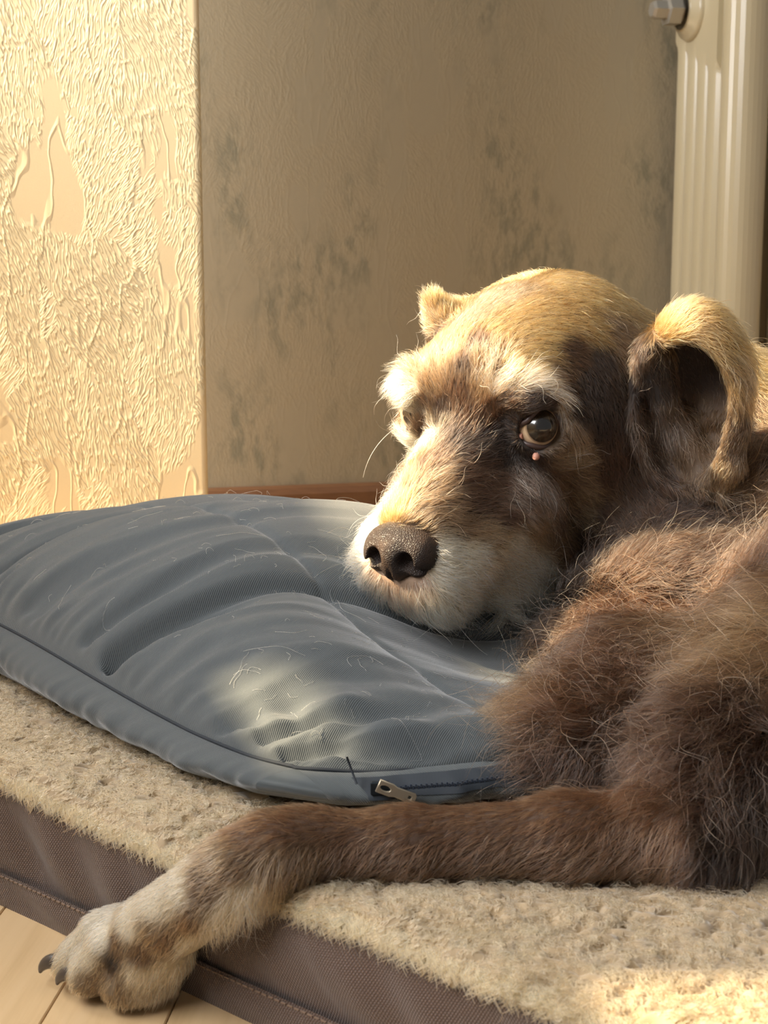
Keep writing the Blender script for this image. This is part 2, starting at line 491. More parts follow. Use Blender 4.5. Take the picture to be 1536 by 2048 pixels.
for k, (c0, ax, out, length) in enumerate(sides):
    mat_side('side_panel', c0, ax, out, length, .016, MAT_H - .009, -.003, 1.0, 14, k == 0)
    st = mat_side('binding', c0, ax, out, length, .0, .0195, .0006, .35, 6, False)
    aa = np.arange(.001, length, .0042)
    V, F = [], []
    for a in aa:                     # stitching along the upper edge of the binding
        v_, f_ = box_vf((a, .0011, .0178), (a + .003, .0019, .0184))
        F += [tuple(i + len(V) for i in q) for q in f_]
        V += [tuple(c0 + ax * q[0] + out * q[1] + np.array([0, 0, q[2]])) for q in v_]
    so = mesh('stitching', V, F, M_THREAD, st, smooth=False)
    tag(so, kind='stuff')

# ------------------------------------------------------------------ cushion
PA = np.array([-.046, .717, 0])
PE1 = np.array([-.6225, .7826, 0]); PE1 /= np.linalg.norm(PE1)
PE2 = np.array([.985, .13, 0]); PE2 /= np.linalg.norm(PE2)
PL1, PL2 = .58, .40
_M2 = np.linalg.inv(np.array([PE1[:2] * PL1, PE2[:2] * PL2]).T)
def seam_z(u, v):
    z = .0975 + .018 * sstep(.05, .6, u) * (1 - v * .5) + .004 * sstep(.05, .3, v) * sstep(.5, 0, u)
    return z
def prof(s, p, q):
    return np.clip(1 - np.abs(s) ** p, 0, 1) ** q
def outline(u, v):                       # square -> soft cornered outline in the plane
    s, t = 2 * u - 1, 2 * v - 1
    k = 1 - .065 * (np.abs(s) ** 6) * (np.abs(t) ** 6)
    s2 = s * (1 - .02 * (1 - t ** 2)) * k; t2 = t * (1 + .035 * (1 - s ** 2)) * k
    return (s2 + 1) / 2, (t2 + 1) / 2
def cush_top_h(u, v):
    s, t = 2 * u - 1, 2 * v - 1
    h = .088 * prof(s, 2.2, .62) * prof(t, 2.2, .62)
    x = PA[0] + u * PL1 * PE1[0] + v * PL2 * PE2[0]; y = PA[1] + u * PL1 * PE1[1] + v * PL2 * PE2[1]
    dent = .060 * np.exp(-(((x - .060) / .085) ** 2 + ((y - .870) / .080) ** 2))      # pressed in by the chin
    dent = dent + .045 * np.exp(-(((x - .150) / .075) ** 2 + ((y - .785) / .080) ** 2))  # and by the chest
    return np.maximum(h - dent * sstep(0, .25, np.minimum(1 - np.abs(s), 1 - np.abs(t)) * 1.5), 0)
def cush_top(u, v): return seam_z(u, v) + cush_top_h(u, v)
def cush_bot(u, v):
    s, t = 2 * u - 1, 2 * v - 1
    z = seam_z(u, v)
    return z - np.maximum(z - (MAT_H + .001), .004) * prof(s, 14, .42) * prof(t, 14, .42)
nu, nv = 420, 340
def ease(n):
    a = np.linspace(0, 1, n)
    return .5 - .5 * np.cos(np.pi * a) * (1 - .25 * (np.sin(np.pi * a) ** 2))
ua, va = ease(nu), ease(nv)
U, Vg = np.meshgrid(ua, va, indexing='ij')
def cush_pts(top):
    U2, V2 = outline(U, Vg)
    X = PA + (U2 * PL1)[..., None] * PE1 + (V2 * PL2)[..., None] * PE2
    u_m, v_m = U * PL1, Vg * PL2
    du, dv = np.minimum(U, 1 - U) * PL1, np.minimum(Vg, 1 - Vg) * PL2
    dd = np.minimum(du, dv)
    if top:
        z = cush_top(U, Vg)
        # quilting channels
        q = np.zeros_like(z)
        wob = .004 * pn(u_m * 14, v_m * 14, 1.0)
        for lu in (.195, .385):
            d = u_m - lu + wob
            q += .0045 * np.exp(-(d / .0035) ** 2) + .009 * np.exp(-np.abs(d) / .028)
        for lv in (.135, .27):
            d = v_m - lv + wob
            q += .0016 * np.exp(-(d / .003) ** 2) + .0045 * np.exp(-np.abs(d) / .022)
        z = z - q * sstep(0, .02, dd)
        # long folds running in from the side seam, fading towards the middle
        fade = (.6 * np.exp(-v_m / .13) + .75 * np.exp(-v_m / .045)) * sstep(0, .012, dv)
        f = pn(u_m * 30 + 1.2 * pn(u_m * 8, v_m * 7, 5.), v_m * 4.5, 2.0)
        f2 = pn(u_m * 62, v_m * 8, 6.0)
        z = z + fade * (.018 * f - .013 * np.abs(f) + .0040 * f2) * (1 + .7 * pn(u_m * 7, 3.3, 1.0))
        fade2 = np.exp(-u_m / .06) * sstep(0, .012, du)
        z = z + fade2 * (.0045 * pn(v_m * 24, u_m * 6, 8.0) + .002 * pn(v_m * 60, u_m * 10, 3.0))
        # puckers right on the seam
        z = z + .0048 * np.exp(-dv / .03) * pn(u_m * 80 + 2 * pn(u_m * 15, v_m * 15, 6.0), v_m * 16, 4.0) * sstep(0, .004, dv)
        z = z + .0018 * np.exp(-du / .02) * pn(v_m * 110, u_m * 20, 4.5) * sstep(0, .004, du)
        # crumpled corner
        rc = np.sqrt(u_m ** 2 + v_m ** 2)
        an = np.arctan2(u_m, v_m)
        z = z + .0060 * np.exp(-((rc - .06) / .035) ** 2) * pn(an * 3.6, rc * 16, 12.0)
        z = z + .0035 * pn(u_m * 10, v_m * 9, 22.0) * sstep(0, .06, dd)
        X[..., 2] = z
    else:
        z = cush_bot(U, Vg)
        X[..., 2] = z
        # wrinkles hanging from the seam push the side in and out
        zs_ = seam_z(U, Vg)
        fr = np.clip((zs_ - z) / np.maximum(zs_ - MAT_H - .001, .004), 0, 1)
        side = (.8 * np.sin(np.pi * np.clip(fr, 0, 1) ** .75) + .8 * fr) * sstep(.10, .025, dd)
        wv_ = pn(u_m * 36 + 1.6 * pn(u_m * 12, v_m * 12, 4.0), v_m * 36, 1.1 * fr + 3.0) + .5 * pn(u_m * 85, v_m * 85, .8 * fr)
        near_v = (dv < du)[..., None]
        out_dir = np.where(near_v, -PE2 * np.sign(.5 - Vg)[..., None], -PE1 * np.sign(.5 - U)[..., None])
        X = X + out_dir * (side * (.0175 + .0042 * wv_))[..., None]
    return X
EDGE = (U == 0)
m = NT('slate_twill')
uv = m.coord('UV')
tw = m.n('TexWave', {'Vector': m.mapped(uv, (1, 1, 1), (0, 0, .62)), 'Scale': 420.0, 'Distortion': .8, 'Detail': 2.0, 'Detail Scale': 2.0})
fz = m.n('TexNoise', {'Vector': uv, 'Scale': 420.0, 'Detail': 5.0, 'Roughness': .7})
bl = m.n('TexNoise', {'Vector': uv, 'Scale': 14.0, 'Detail': 3.0})
c = m.mix(tw.outputs[1], (.040, .049, .053), (.072, .083, .087))
c = m.mix(m.math('MULTIPLY', fz.outputs[0], .45), c, (.098, .106, .106))
c = m.mix(m.math('MULTIPLY', bl.outputs[0], .3), c, (.045, .052, .055))
bp = m.n('Bump', {'Height': m.math('ADD', tw.outputs[1], m.math('MULTIPLY', fz.outputs[0], .8)), 'Distance': .0003, 'Strength': .5})
m.bsdf(**{'Base Color': c, 'Roughness': .85, 'Sheen Weight': .5, 'Sheen Roughness': .4, 'Normal': bp.outputs[0]})
M_TWILL = m.m
M_DARKFAB = plain('dark_cord', (.012, .016, .022), .8)
cush = tag(empty('cushion', tuple(PA + PE1 * .25 + PE2 * .2 + np.array([0, 0, MAT_H]))), 'slate grey quilted cushion with zipped side, lying on the mat under the brown dog', 'cushion')
XT, XB = cush_pts(True), cush_pts(False)
for nm, X in (('top_cover', XT), ('bottom_cover', XB)):
    Fc = grid_faces(nu, nv)
    if nm == 'top_cover': Fc = Fc[:, ::-1]
    o = mesh(nm, X.reshape(-1, 3), Fc.copy(), M_TWILL, cush)
    uvset(o, np.stack([U * PL1, Vg * PL2], -1).reshape(-1, 2))
# sewn seam all the way round
loop = np.concatenate([XT[:, 0][::-1], XT[0, :][1:], XT[:, -1][1:], XT[-1, :][::-1][1:-1]])
loopc = np.concatenate([loop, loop[:1]])
V, F = tube_vf(loopc + np.array([0, 0, .0003]), .0011, 6)
mesh('seam', V, F, M_DARKFAB, cush)
# zip in the side towards the viewer: tape, teeth, slider with pull tab
iv = np.where((va * PL2 > .026) & (va * PL2 < .34))[0]
zo = -PE1 - PE2 * (-PE1 @ PE2); zo = unit(zo)
def below_seam(jv, drop):                 # point on the lower cover so far below the seam
    col_ = XB[:40, jv]
    return np.array([np.interp(drop, col_[0, 2] - col_[:, 2], col_[:, c]) for c in range(3)])
rows = [[below_seam(jv, d) + zo * o for jv in iv] for d, o in ((.0012, .0004), (.0036, .0014), (.0062, .0014), (.0090, .0006))]
zp = .5 * (np.array(rows[1]) + np.array(rows[2]))
V = [rows[k][i] for i in range(len(iv)) for k in range(4)]
F = [tuple(q) for q in grid_faces(len(zp), 4)]
m = NT('zip_tape')
wv = m.n('TexWave', {'Vector': m.coord(), 'Scale': 500.0})
m.bsdf(**{'Base Color': m.mix(wv.outputs[1], (.012, .016, .022), (.026, .034, .044)), 'Roughness': .7})
zt = mesh('zip_tape', V, F, m.m, cush)
cl = np.concatenate([[0], np.cumsum(np.linalg.norm(np.diff(zp, axis=0), axis=1))])
V, F = [], []
for k, d in enumerate(np.arange(.012, cl[-1], .0013)):
    q = np.array([np.interp(d, cl, zp[:, i]) for i in range(3)]) + zo * .0009
    q[2] += .0004 * (1 if k % 2 else -1)
    v_, f_ = box_vf((-.0004, -.0003, -.0009), (.0004, .0006, .0009))
    F += [tuple(i + len(V) for i in f) for f in f_]
    V += [tuple(q + PE2 * a[0] + zo * a[1] + np.array([0, 0, a[2]])) for a in v_]
tag(mesh('zip_teeth', V, F, plain('zip_coil', (.03, .04, .06), .4), zt, smooth=False), kind='stuff')
M_ZIP = plain('zip_metal', (.50, .43, .32), .38, .7)
zs = np.array([np.interp(.008, cl, zp[:, i]) for i in range(3)]) + zo * .001 + np.array([0, 0, .0022])
V, F = box_vf((-.0052, -.0008, -.0032), (.0042, .0022, .0032), .0007)
sl = mesh('zip_slider', frame_xf(V, zs, PE2, zo), F, plain('dark_zip_metal', (.04, .05, .06), .35, .7), cush, smooth=False)
# pull tab: tapered plate with two holes, hanging down to the right
pt_ax = unit(PE2 * .90 + np.array([0, 0, -.40])); pt_w = unit(np.cross(zo, pt_ax))
import bmesh
def plate(name, outer, holes, thick, o, ax, aw, an, material, parent):
    cu = bpy.data.curves.new(name, 'CURVE'); cu.dimensions = '2D'; cu.fill_mode = 'BOTH'
    cu.extrude = thick / 2; cu.bevel_depth = thick * .25; cu.bevel_resolution = 1
    for ring in [outer] + holes:
        sp = cu.splines.new('POLY'); sp.points.add(len(ring) - 1); sp.use_cyclic_u = True
        for p, r in zip(sp.points, ring): p.co = (r[0], r[1], 0, 1)
    tmp = bpy.data.objects.new(name, cu); COL.objects.link(tmp)
    dg = bpy.context.evaluated_depsgraph_get()
    me = bpy.data.meshes.new_from_object(tmp.evaluated_get(dg))
    bpy.data.objects.remove(tmp); bpy.data.curves.remove(cu)
    co = np.empty(len(me.vertices) * 3); me.vertices.foreach_get('co', co)
    co = frame_xf(co.reshape(-1, 3), o, ax, aw, an)
    me.vertices.foreach_set('co', co.ravel()); me.update()
    me.materials.clear(); me.materials.append(material)
    ob = bpy.data.objects.new(name, me); link(ob, parent)
    return ob
outer = [(-.003, .0030), (-.003, -.0030), (.004, -.0030), (.0065, -.0022), (.0160, -.0026), (.0168, -.0018), (.0168, .0018), (.0160, .0026), (.0065, .0022), (.004, .0030)]
h1 = [(.0035 * math.cos(t) * .9 + .0008, .0017 * math.sin(t)) for t in np.linspace(0, 2 * np.pi, 14, endpoint=False)]
h2 = [(.0128, -.0012), (.0152, -.0012), (.0152, .0012), (.0128, .0012)]
tab = plate('pull_tab', outer, [h1, h2], .0012, zs + zo * .0046 + np.array([0, 0, .0012]) + PE2 * .001, pt_ax, pt_w, zo, M_ZIP, sl)
# short bar tack where the zip starts
V, F = tube_vf([zp[0] - PE2 * .004 + zo * .001 + np.array([0, 0, .004 + .012 * k]) + PE1 * (.004 * k * 2) for k in (0, .5, 1)], .0006, 6)
mesh('bar_tack', V, F, M_DARKFAB, cush)

# ------------------------------------------------------------------ the dog: one continuous skin grown from a distance field
HYAW, HPITCH, HROLL = math.radians(35), math.radians(22), math.radians(3)
hF0 = np.array([-math.sin(HYAW), -math.cos(HYAW), 0]); hL = np.array([math.cos(HYAW), -math.sin(HYAW), 0]); hZ = np.array([0, 0, 1.0])
hF = hF0 * math.cos(HPITCH) - hZ * math.sin(HPITCH)
hU = hF0 * math.sin(HPITCH) + hZ * math.cos(HPITCH)
hL, hU = hL * math.cos(HROLL) - hU * math.sin(HROLL), hU * math.cos(HROLL) + hL * math.sin(HROLL)
HO = at(950, 832, .94)
HB = np.stack([hF, hL, hU])                     # rows
def hw_(f, l, u): return HO + f * hF + l * hL + u * hU
def to_head(p): return (np.asarray(p) - HO) @ HB.T

class Field:
    def __init__(s, lo, hi, h):
        s.lo = np.array(lo, float); s.h = h
        s.n = np.ceil((np.array(hi) - s.lo) / h).astype(int) + 1
        s.D = np.full(s.n, .5, np.float32)
        s.ax = [s.lo[i] + h * np.arange(s.n[i]) for i in range(3)]
    def sub(s, lo, hi, pad):
        sl = []
        for i in range(3):
            a = int(max(0, math.floor((lo[i] - pad - s.lo[i]) / s.h)))
            b = int(min(s.n[i], math.ceil((hi[i] + pad - s.lo[i]) / s.h) + 1))
            sl.append(slice(a, max(a, b)))
        sl = tuple(sl)
        P = np.stack(np.meshgrid(*[s.ax[i][sl[i]] for i in range(3)], indexing='ij'), -1)
        return sl, P
    def apply(s, d, sl, k, op):
        a = d.astype(np.float32); b = s.D[sl]
        if op == 'add':
            h = np.clip(.5 + .5 * (b - a) / k, 0, 1)
            s.D[sl] = b * (1 - h) + a * h - k * h * (1 - h)
        else:                                   # carve
            a = -a
            h = np.clip(.5 - .5 * (b - a) / k, 0, 1)
            s.D[sl] = b * (1 - h) + a * h + k * h * (1 - h)
    def ell(s, c, r, B=None, k=.012, op='add'):
        B = np.eye(3) if B is None else np.asarray(B); r = np.asarray(r, float); c = np.asarray(c, float)
        e = np.sqrt(((B.T * r) ** 2).sum(1))
        sl, P = s.sub(c - e, c + e, k + .012)
        q = (P - c) @ B.T
        k0 = np.linalg.norm(q / r, axis=-1); k1 = np.linalg.norm(q / r ** 2, axis=-1) + 1e-9
        s.apply(np.where(k0 < 1e-4, -r.min(), k0 * (k0 - 1) / k1), sl, k, op)
    def cap(s, a, b, ra, rb, k=.012, op='add'):
        a, b = np.asarray(a, float), np.asarray(b, float); R = max(ra, rb)
        sl, P = s.sub(np.minimum(a, b) - R, np.maximum(a, b) + R, k + .012)
        ab = b - a; q = P - a
        t = np.clip((q @ ab) / (ab @ ab), 0, 1)
        d = np.linalg.norm(q - t[..., None] * ab, axis=-1) - (ra + (rb - ra) * t)
        s.apply(d, sl, k, op)
    def chain(s, pts, rads, k=.012):
        for i in range(len(pts) - 1): s.cap(pts[i], pts[i + 1], rads[i], rads[i + 1], k)

def surface_nets(D, lo, h):
    ins = D < 0
    nx, ny, nz = D.shape
    cnt = np.zeros((nx - 1, ny - 1, nz - 1), np.int8)
    for i in (0, 1):
        for j in (0, 1):
            for k in (0, 1):
                cnt += ins[i:nx - 1 + i, j:ny - 1 + j, k:nz - 1 + k]
    cells = np.argwhere((cnt > 0) & (cnt < 8))
    idx = np.full(cnt.shape, -1, np.int32)
    idx[tuple(cells.T)] = np.arange(len(cells))
    acc = np.zeros((len(cells), 3)); num = np.zeros(len(cells))
    C = [(i, j, k) for i in (0, 1) for j in (0, 1) for k in (0, 1)]
    for a in C:
        for b in C:
            if sum(b) - sum(a) == 1 and all(y >= x for x, y in zip(a, b)):
                va = D[tuple((cells + a).T)]; vb = D[tuple((cells + b).T)]
                cr = (va < 0) != (vb < 0)
                t = np.where(cr, va / np.where(cr, va - vb, 1), 0)
                acc += cr[:, None] * (np.array(a) + t[:, None] * (np.array(b) - np.array(a))); num += cr
    V = lo + h * (cells + acc / num[:, None])
    faces = []
    for ax in range(3):
        o1, o2 = [(1, 2), (2, 0), (0, 1)][ax]
        sl0 = [slice(None)] * 3; sl1 = [slice(None)] * 3
        sl0[ax] = slice(0, -1); sl1[ax] = slice(1, None)
        A, B = ins[tuple(sl0)], ins[tuple(sl1)]
        e = np.argwhere(A != B)
        ok = (e[:, o1] > 0) & (e[:, o2] > 0) & (e[:, o1] < D.shape[o1] - 1) & (e[:, o2] < D.shape[o2] - 1)
        e = e[ok]
        d1 = np.zeros(3, int); d1[o1] = 1; d2 = np.zeros(3, int); d2[o2] = 1
        q = np.stack([idx[tuple((e - d1 - d2).T)], idx[tuple((e - d2).T)], idx[tuple(e.T)], idx[tuple((e - d1).T)]], -1)
        fl_ = ~A[tuple(e.T)]
        q[fl_] = q[fl_][:, ::-1]
        faces.append(q)
    Fq = np.concatenate(faces)
    return V, Fq[(Fq >= 0).all(1)]

G = Field((-.20, .60, -.004), (.80, 1.36, .42), .0026)
H = lambda f, l, u: hw_(f, l, u)
# trunk and hind parts
G.cap((.285, .995, .165), (.56, 1.10, .180), .098, .114, .04)
G.ell((.62, 1.12, .175), (.13, .13, .115), None, .05)
G.ell((.60, .985, .135), (.105, .05, .075), None, .03)              # near thigh, folded
G.chain([(.53, .965, .085), (.66, .955, .085), (.55, .93, .083)], [.03, .024, .02], .02)
G.chain([(.72, 1.17, .16), (.76, 1.22, .11), (.72, 1.27, .095)], [.04, .025, .016], .02)
# chest
G.ell(at(1285, 1400, .925), (.072, .070, .070), None, .03)
G.ell(at(1450, 1345, .915), (.080, .062, .076), None, .03)
G.ell(at(1192, 1450, .895), (.038, .042, .046), None, .03)
G.ell(at(1175, 1500, .785), (.040, .038, .036), None, .03)
G.ell(at(1310, 1470, .830), (.062, .048, .062), None, .035)
G.ell(at(1350, 1275, .925), (.066, .050, .050), None, .035)
# neck
G.cap(H(-.115, .0, -.030), (.280, 1.045, .205), .060, .075, .03)
G.cap(H(-.085, .0, -.070), (.185, .985, .160), .044, .055, .03)
# near shoulder, upper arm, elbow, forearm
G.cap((.250, .825, .150), (.165, .705, .102), .055, .034, .035)
G.cap((.165, .705, .102), (.140, .674, .088), .034, .0245, .02)
G.chain([(.140, .672, .0860), (.085, .671, .0840), (.01, .668, .0830), (-.035, .664, .0842)], [.0215, .0182, .0150, .0151], .012)
G.ell((.150, .674, .080), (.022, .018, .02), None, .02)
# wrist and pastern hanging over the edge of the mat
G.chain([(-.035, .664, .0842), (-.051, .656, .0840), (-.0675, .650, .0770), (-.083, .6515, .064), (-.0966, .660, .051), (-.112, .670, .039)], [.0151, .0163, .0163, .0158, .0160, .0172], .010)
# paw
toes = [((-.109, .686, .042), (-.133, .697, .030), (-.147, .702, .0125), .0088),
        ((-.112, .677, .043), (-.138, .687, .031), (-.153, .691, .0125), .0095),
        ((-.110, .667, .040), (-.131, .673, .029), (-.142, .677, .0125), .0100),
        ((-.103, .661, .036), (-.114, .663, .027), (-.123, .667, .0125), .0102)]
G.ell((-.110, .674, .028), (.020, .017, .018), None, .006)
for a, b, c, r in toes:
    G.chain([a, b, c], [r * .95, r * 1.0, r * 1.06], .0028)
G.ell((-.116, .674, .010), (.018, .014, .009), None, .006)            # pad
# far foreleg tucked under the chest
G.chain([(.20, 1.02, .13), (.17, .985, .10), (.10, .99, .095)], [.04, .03, .024], .02)

# head
G.ell(H(-.078, 0, -.004), (.082, .064, .058), HB, .03)
G.ell(H(-.025, 0, .006), (.040, .046, .036), HB, .025)
for s in (1, -1):
    G.ell(H(-.006, s * .036, .017), (.018, .019, .012), HB, .016)   # brow
    G.ell(H(-.070, s * .046, -.046), (.055, .026, .044), HB, .03)   # cheek
    G.ell(H(-.022, s * .049, -.018), (.030, .014, .014), HB, .016)  # cheek bone
    G.cap(H(.012, s * .023, -.052), H(.088, s * .015, -.063), .031, .0240, .014)   # lip
    G.ell(H(.020, s * .034, -.090), (.042, .018, .030), HB, .014)
    G.ell(H(.004, s * .032, -.104), (.028, .015, .022), HB, .014)   # corner of the mouth
G.cap(H(-.005, 0, -.018), H(.084, 0, -.040), .031, .0215, .016)
G.cap(H(-.06, 0, -.082), H(.072, 0, -.091), .031, .020, .018)       # lower jaw
G.ell(H(.093, 0, -.056), (.016, .024, .022), HB, .010)
EYE_R = .0130
EYES = {s: H(-.0015, s * .0425, -.003) for s in (1, -1)}
GAZE = {1: unit(np.array([.30, -1.0, .14])), -1: unit(np.array([-.15, -1.0, .0]))}
for s in (1, -1):
    ax = unit(.62 * hF + s * .75 * hL + .12 * hU)
    lat = unit(np.cross(ax, hU)); up = np.cross(lat, ax)
    G.ell(EYES[s] + ax * .0005, (EYE_R + .005, EYE_R + .004, EYE_R + .004), np.stack([ax, lat, up]), .006)
    G.ell(EYES[s] + ax * .010 + up * .0010, (.014, .0144, .0126), np.stack([ax, lat, up]), .002, 'carve')
NOSE_C = H(.1020, 0, -.0385)
G.ell(NOSE_C - .001 * hF, (.0165, .0205, .0140), HB, .003, 'carve')
# near ear: a cup folded back, open towards the viewer
ear_c = at(1378, 800, .930)
n_open = unit(np.array([-.42, -.86, -.22]))
e_r = unit(np.cross(np.array([0, 0, 1.0]), -n_open)); e_r = e_r if e_r[0] > 0 else -e_r
e_u = np.cross(n_open, e_r); e_u = e_u if e_u[2] > 0 else -e_u
tilt = math.radians(-8)
e_r2, e_u2 = e_r * math.cos(tilt) + e_u * math.sin(tilt), e_u * math.cos(tilt) - e_r * math.sin(tilt)
EB = np.stack([e_r2, e_u2, n_open])
E_RAD = np.array([.0335, .060, .027])
def ear_field():
    sl, P = G.sub(ear_c - .075, ear_c + .075, .01)
    q = (P - ear_c) @ EB.T
    th = .0032
    k0 = np.linalg.norm(q / E_RAD, axis=-1); k1 = np.linalg.norm(q / E_RAD ** 2, axis=-1) + 1e-9
    d = np.abs(k0 * (k0 - 1) / k1) - th
    lim = .006 + .016 * sstep(.2, .9, q[..., 1] / E_RAD[1]) + .008 * sstep(.2, .9, q[..., 0] / E_RAD[0])
    cut = q[..., 2] - lim
    d = np.maximum(d, cut)
    # cavity must stay open: carve the inside first
    inner = k0 * (k0 - 1) / k1 + th
    return sl, P, d, inner
sl, P_, d_e, inner = ear_field()
G.apply(inner, sl, .004, 'carve')
G.apply(d_e, sl, .006, 'add')
G.chain([ear_c + e_r2 * .0345 - e_u2 * .01 + n_open * .004, ear_c + e_r2 * .034 - e_u2 * .035 + n_open * .006, ear_c + e_r2 * .029 - e_u2 * .054 + n_open * .006], [.006, .0058, .0048], .008)
# folds inside the ear
G.cap(ear_c - e_r2 * .024 + e_u2 * .026 - n_open * .000, ear_c - e_r2 * .016 - e_u2 * .006 - n_open * .004, .011, .009, .008)
G.cap(ear_c + e_r2 * .004 - e_u2 * .018 - n_open * .022, ear_c + e_r2 * .028 - e_u2 * .012 - n_open * .010, .004, .003, .006)
G.cap(ear_c - e_r2 * .010 - e_u2 * .020 - n_open * .012, ear_c + e_r2 * .012 - e_u2 * .048 - n_open * .008, .010, .010, .010)
# far ear tip
fe = at(878, 618, 1.00)
G.cap(fe + np.array([.006, .0, -.012]), fe + np.array([-.004, .0, .006]), .0125, .0065, .006)
G.cap(fe + np.array([.006, .0, -.012]), H(-.085, -.055, .02), .0125, .018, .01)
# the cushion and the mat press into the coat underneath
sl, P_ = G.sub((-.2, .7, 0), (.42, 1.30, .2), 0)
uv_ = (P_[..., :2] - PA[:2]) @ _M2.T
uu, vv = uv_[..., 0], uv_[..., 1]
inside = np.minimum(np.minimum(uu, 1 - uu) * PL1, np.minimum(vv, 1 - vv) * PL2)
uc, vc = np.clip(uu, 0, 1), np.clip(vv, 0, 1)
dz = np.maximum(P_[..., 2] - cush_top(uc, vc), cush_bot(uc, vc) - P_[..., 2])
G.apply(np.maximum(dz, -inside) - .002, sl, .003, 'carve')
sl, P_ = G.sub((-.2, .6, -.01), (.8, 1.36, MAT_H + .01), 0)
mt_, mw_ = mat_tw(P_)
G.apply(np.maximum(np.maximum(P_[..., 2] - (mat_top(mt_, mw_) - .002), -mw_ - .001), T0 - mt_), sl, .003, 'carve')

DV, DF = surface_nets(G.D, G.lo, G.h)
def smooth_mesh(V, F, it, lam=.5):
    e = np.concatenate([F[:, [0, 1]], F[:, [1, 2]], F[:, [2, 3]], F[:, [3, 0]]])
    e = np.concatenate([e, e[:, ::-1]])
    n = len(V); deg = np.bincount(e[:, 0], minlength=n)[:, None]
    for _ in range(it):
        s = np.stack([np.bincount(e[:, 0], V[e[:, 1], i], n) for i in range(3)], -1) / np.maximum(deg, 1)
        V = V + lam * (s - V)
    return V
def keep_largest(V, F):
    n = len(V); lab = np.arange(n)
    e = np.concatenate([F[:, [0, 1]], F[:, [1, 2]], F[:, [2, 3]], F[:, [3, 0]]])
    while True:
        m_ = np.minimum(lab[e[:, 0]], lab[e[:, 1]])
        l2 = lab.copy()
        np.minimum.at(l2, e[:, 0], m_); np.minimum.at(l2, e[:, 1], m_)
        l2 = l2[l2]; l2 = l2[l2]
        if (l2 == lab).all(): break
        lab = l2
    big = np.bincount(lab).argmax()
    ok = lab == big
    new = np.cumsum(ok) - 1
    return V[ok], new[F[ok[F].all(1)]]
DV, DF = keep_largest(DV, DF)
DV = smooth_mesh(DV, DF, 3)
def vnormals(V, F):
    fn = np.cross(V[F[:, 2]] - V[F[:, 0]], V[F[:, 3]] - V[F[:, 1]])
    n = np.zeros_like(V)
    for k in range(F.shape[1]):
        for i in range(3): n[:, i] += np.bincount(F[:, k], fn[:, i], len(V))
    return unit(n)
DN = vnormals(DV, DF)
print('dog verts', len(DV), 'faces', len(DF))
dog_root = tag(empty('dog', (.25, .95, MAT_H)), 'old chocolate brown dog with greying muzzle and white brows, chin resting on the cushion', 'dog')

# skin under the coat
m = NT('dog_skin')
ca = m.n('Attribute', attribute_name='skin_col')
m.bsdf(**{'Base Color': ca.outputs['Color'], 'Roughness': .7})
body = mesh('body', DV, DF, m.m, dog_root)

# ---- nose
NB = HB
nf = Field(NOSE_C - .038, NOSE_C + .038, .0009)
def NL(f, l, u): return NOSE_C + f * hF + l * hL + u * hU
nf.ell(NL(-.004, 0, .002), (.0165, .0220, .0140), NB, .004)
for s in (1, -1):
    nf.ell(NL(-.002, s * .0138, -.002), (.0145, .0103, .0125), NB, .004)
nf.ell(NL(.006, 0, -.003), (.0085, .0090, .0125), NB, .004)
nf.cap(NL(.006, 0, -.008), NL(-.002, 0, -.021), .0075, .0045, .004)
for s in (1, -1):
    nf.ell(NL(.0125, s * .0108, .0005), (.0110, .0052, .0056), NB, .0022, 'carve')
    nf.cap(NL(.0125, s * .0125, -.0030), NL(.004, s * .0230, -.0080), .0032, .0016, .0015, 'carve')
nf.cap(NL(.0165, 0, -.002), NL(.006, 0, -.024), .0010, .0014, .0015, 'carve')
NV, NF = surface_nets(nf.D, nf.lo, nf.h)
NV, NF = keep_largest(NV, NF); NV = smooth_mesh(NV, NF, 2)
m = NT('nose_leather')
vo = m.n('TexVoronoi', {'Vector': m.coord(), 'Scale': 850.0}, feature='DISTANCE_TO_EDGE')
no = m.n('TexNoise', {'Vector': m.coord(), 'Scale': 60.0, 'Detail': 4.0})
bp = m.n('Bump', {'Height': m.math('MINIMUM', vo.outputs[0], .25), 'Distance': .0010, 'Strength': .8})
m.bsdf(**{'Base Color': m.ramp(no.outputs[0], [(.35, (.024, .016, .013)), (.55, (.050, .032, .023)), (.72, (.11, .066, .043))]), 'Roughness': .45, 'Specular IOR Level': .28, 'Normal': bp.outputs[0]})
tag(mesh('nose', NV, NF, m.m, dog_root), 'dark brown leathery nose')

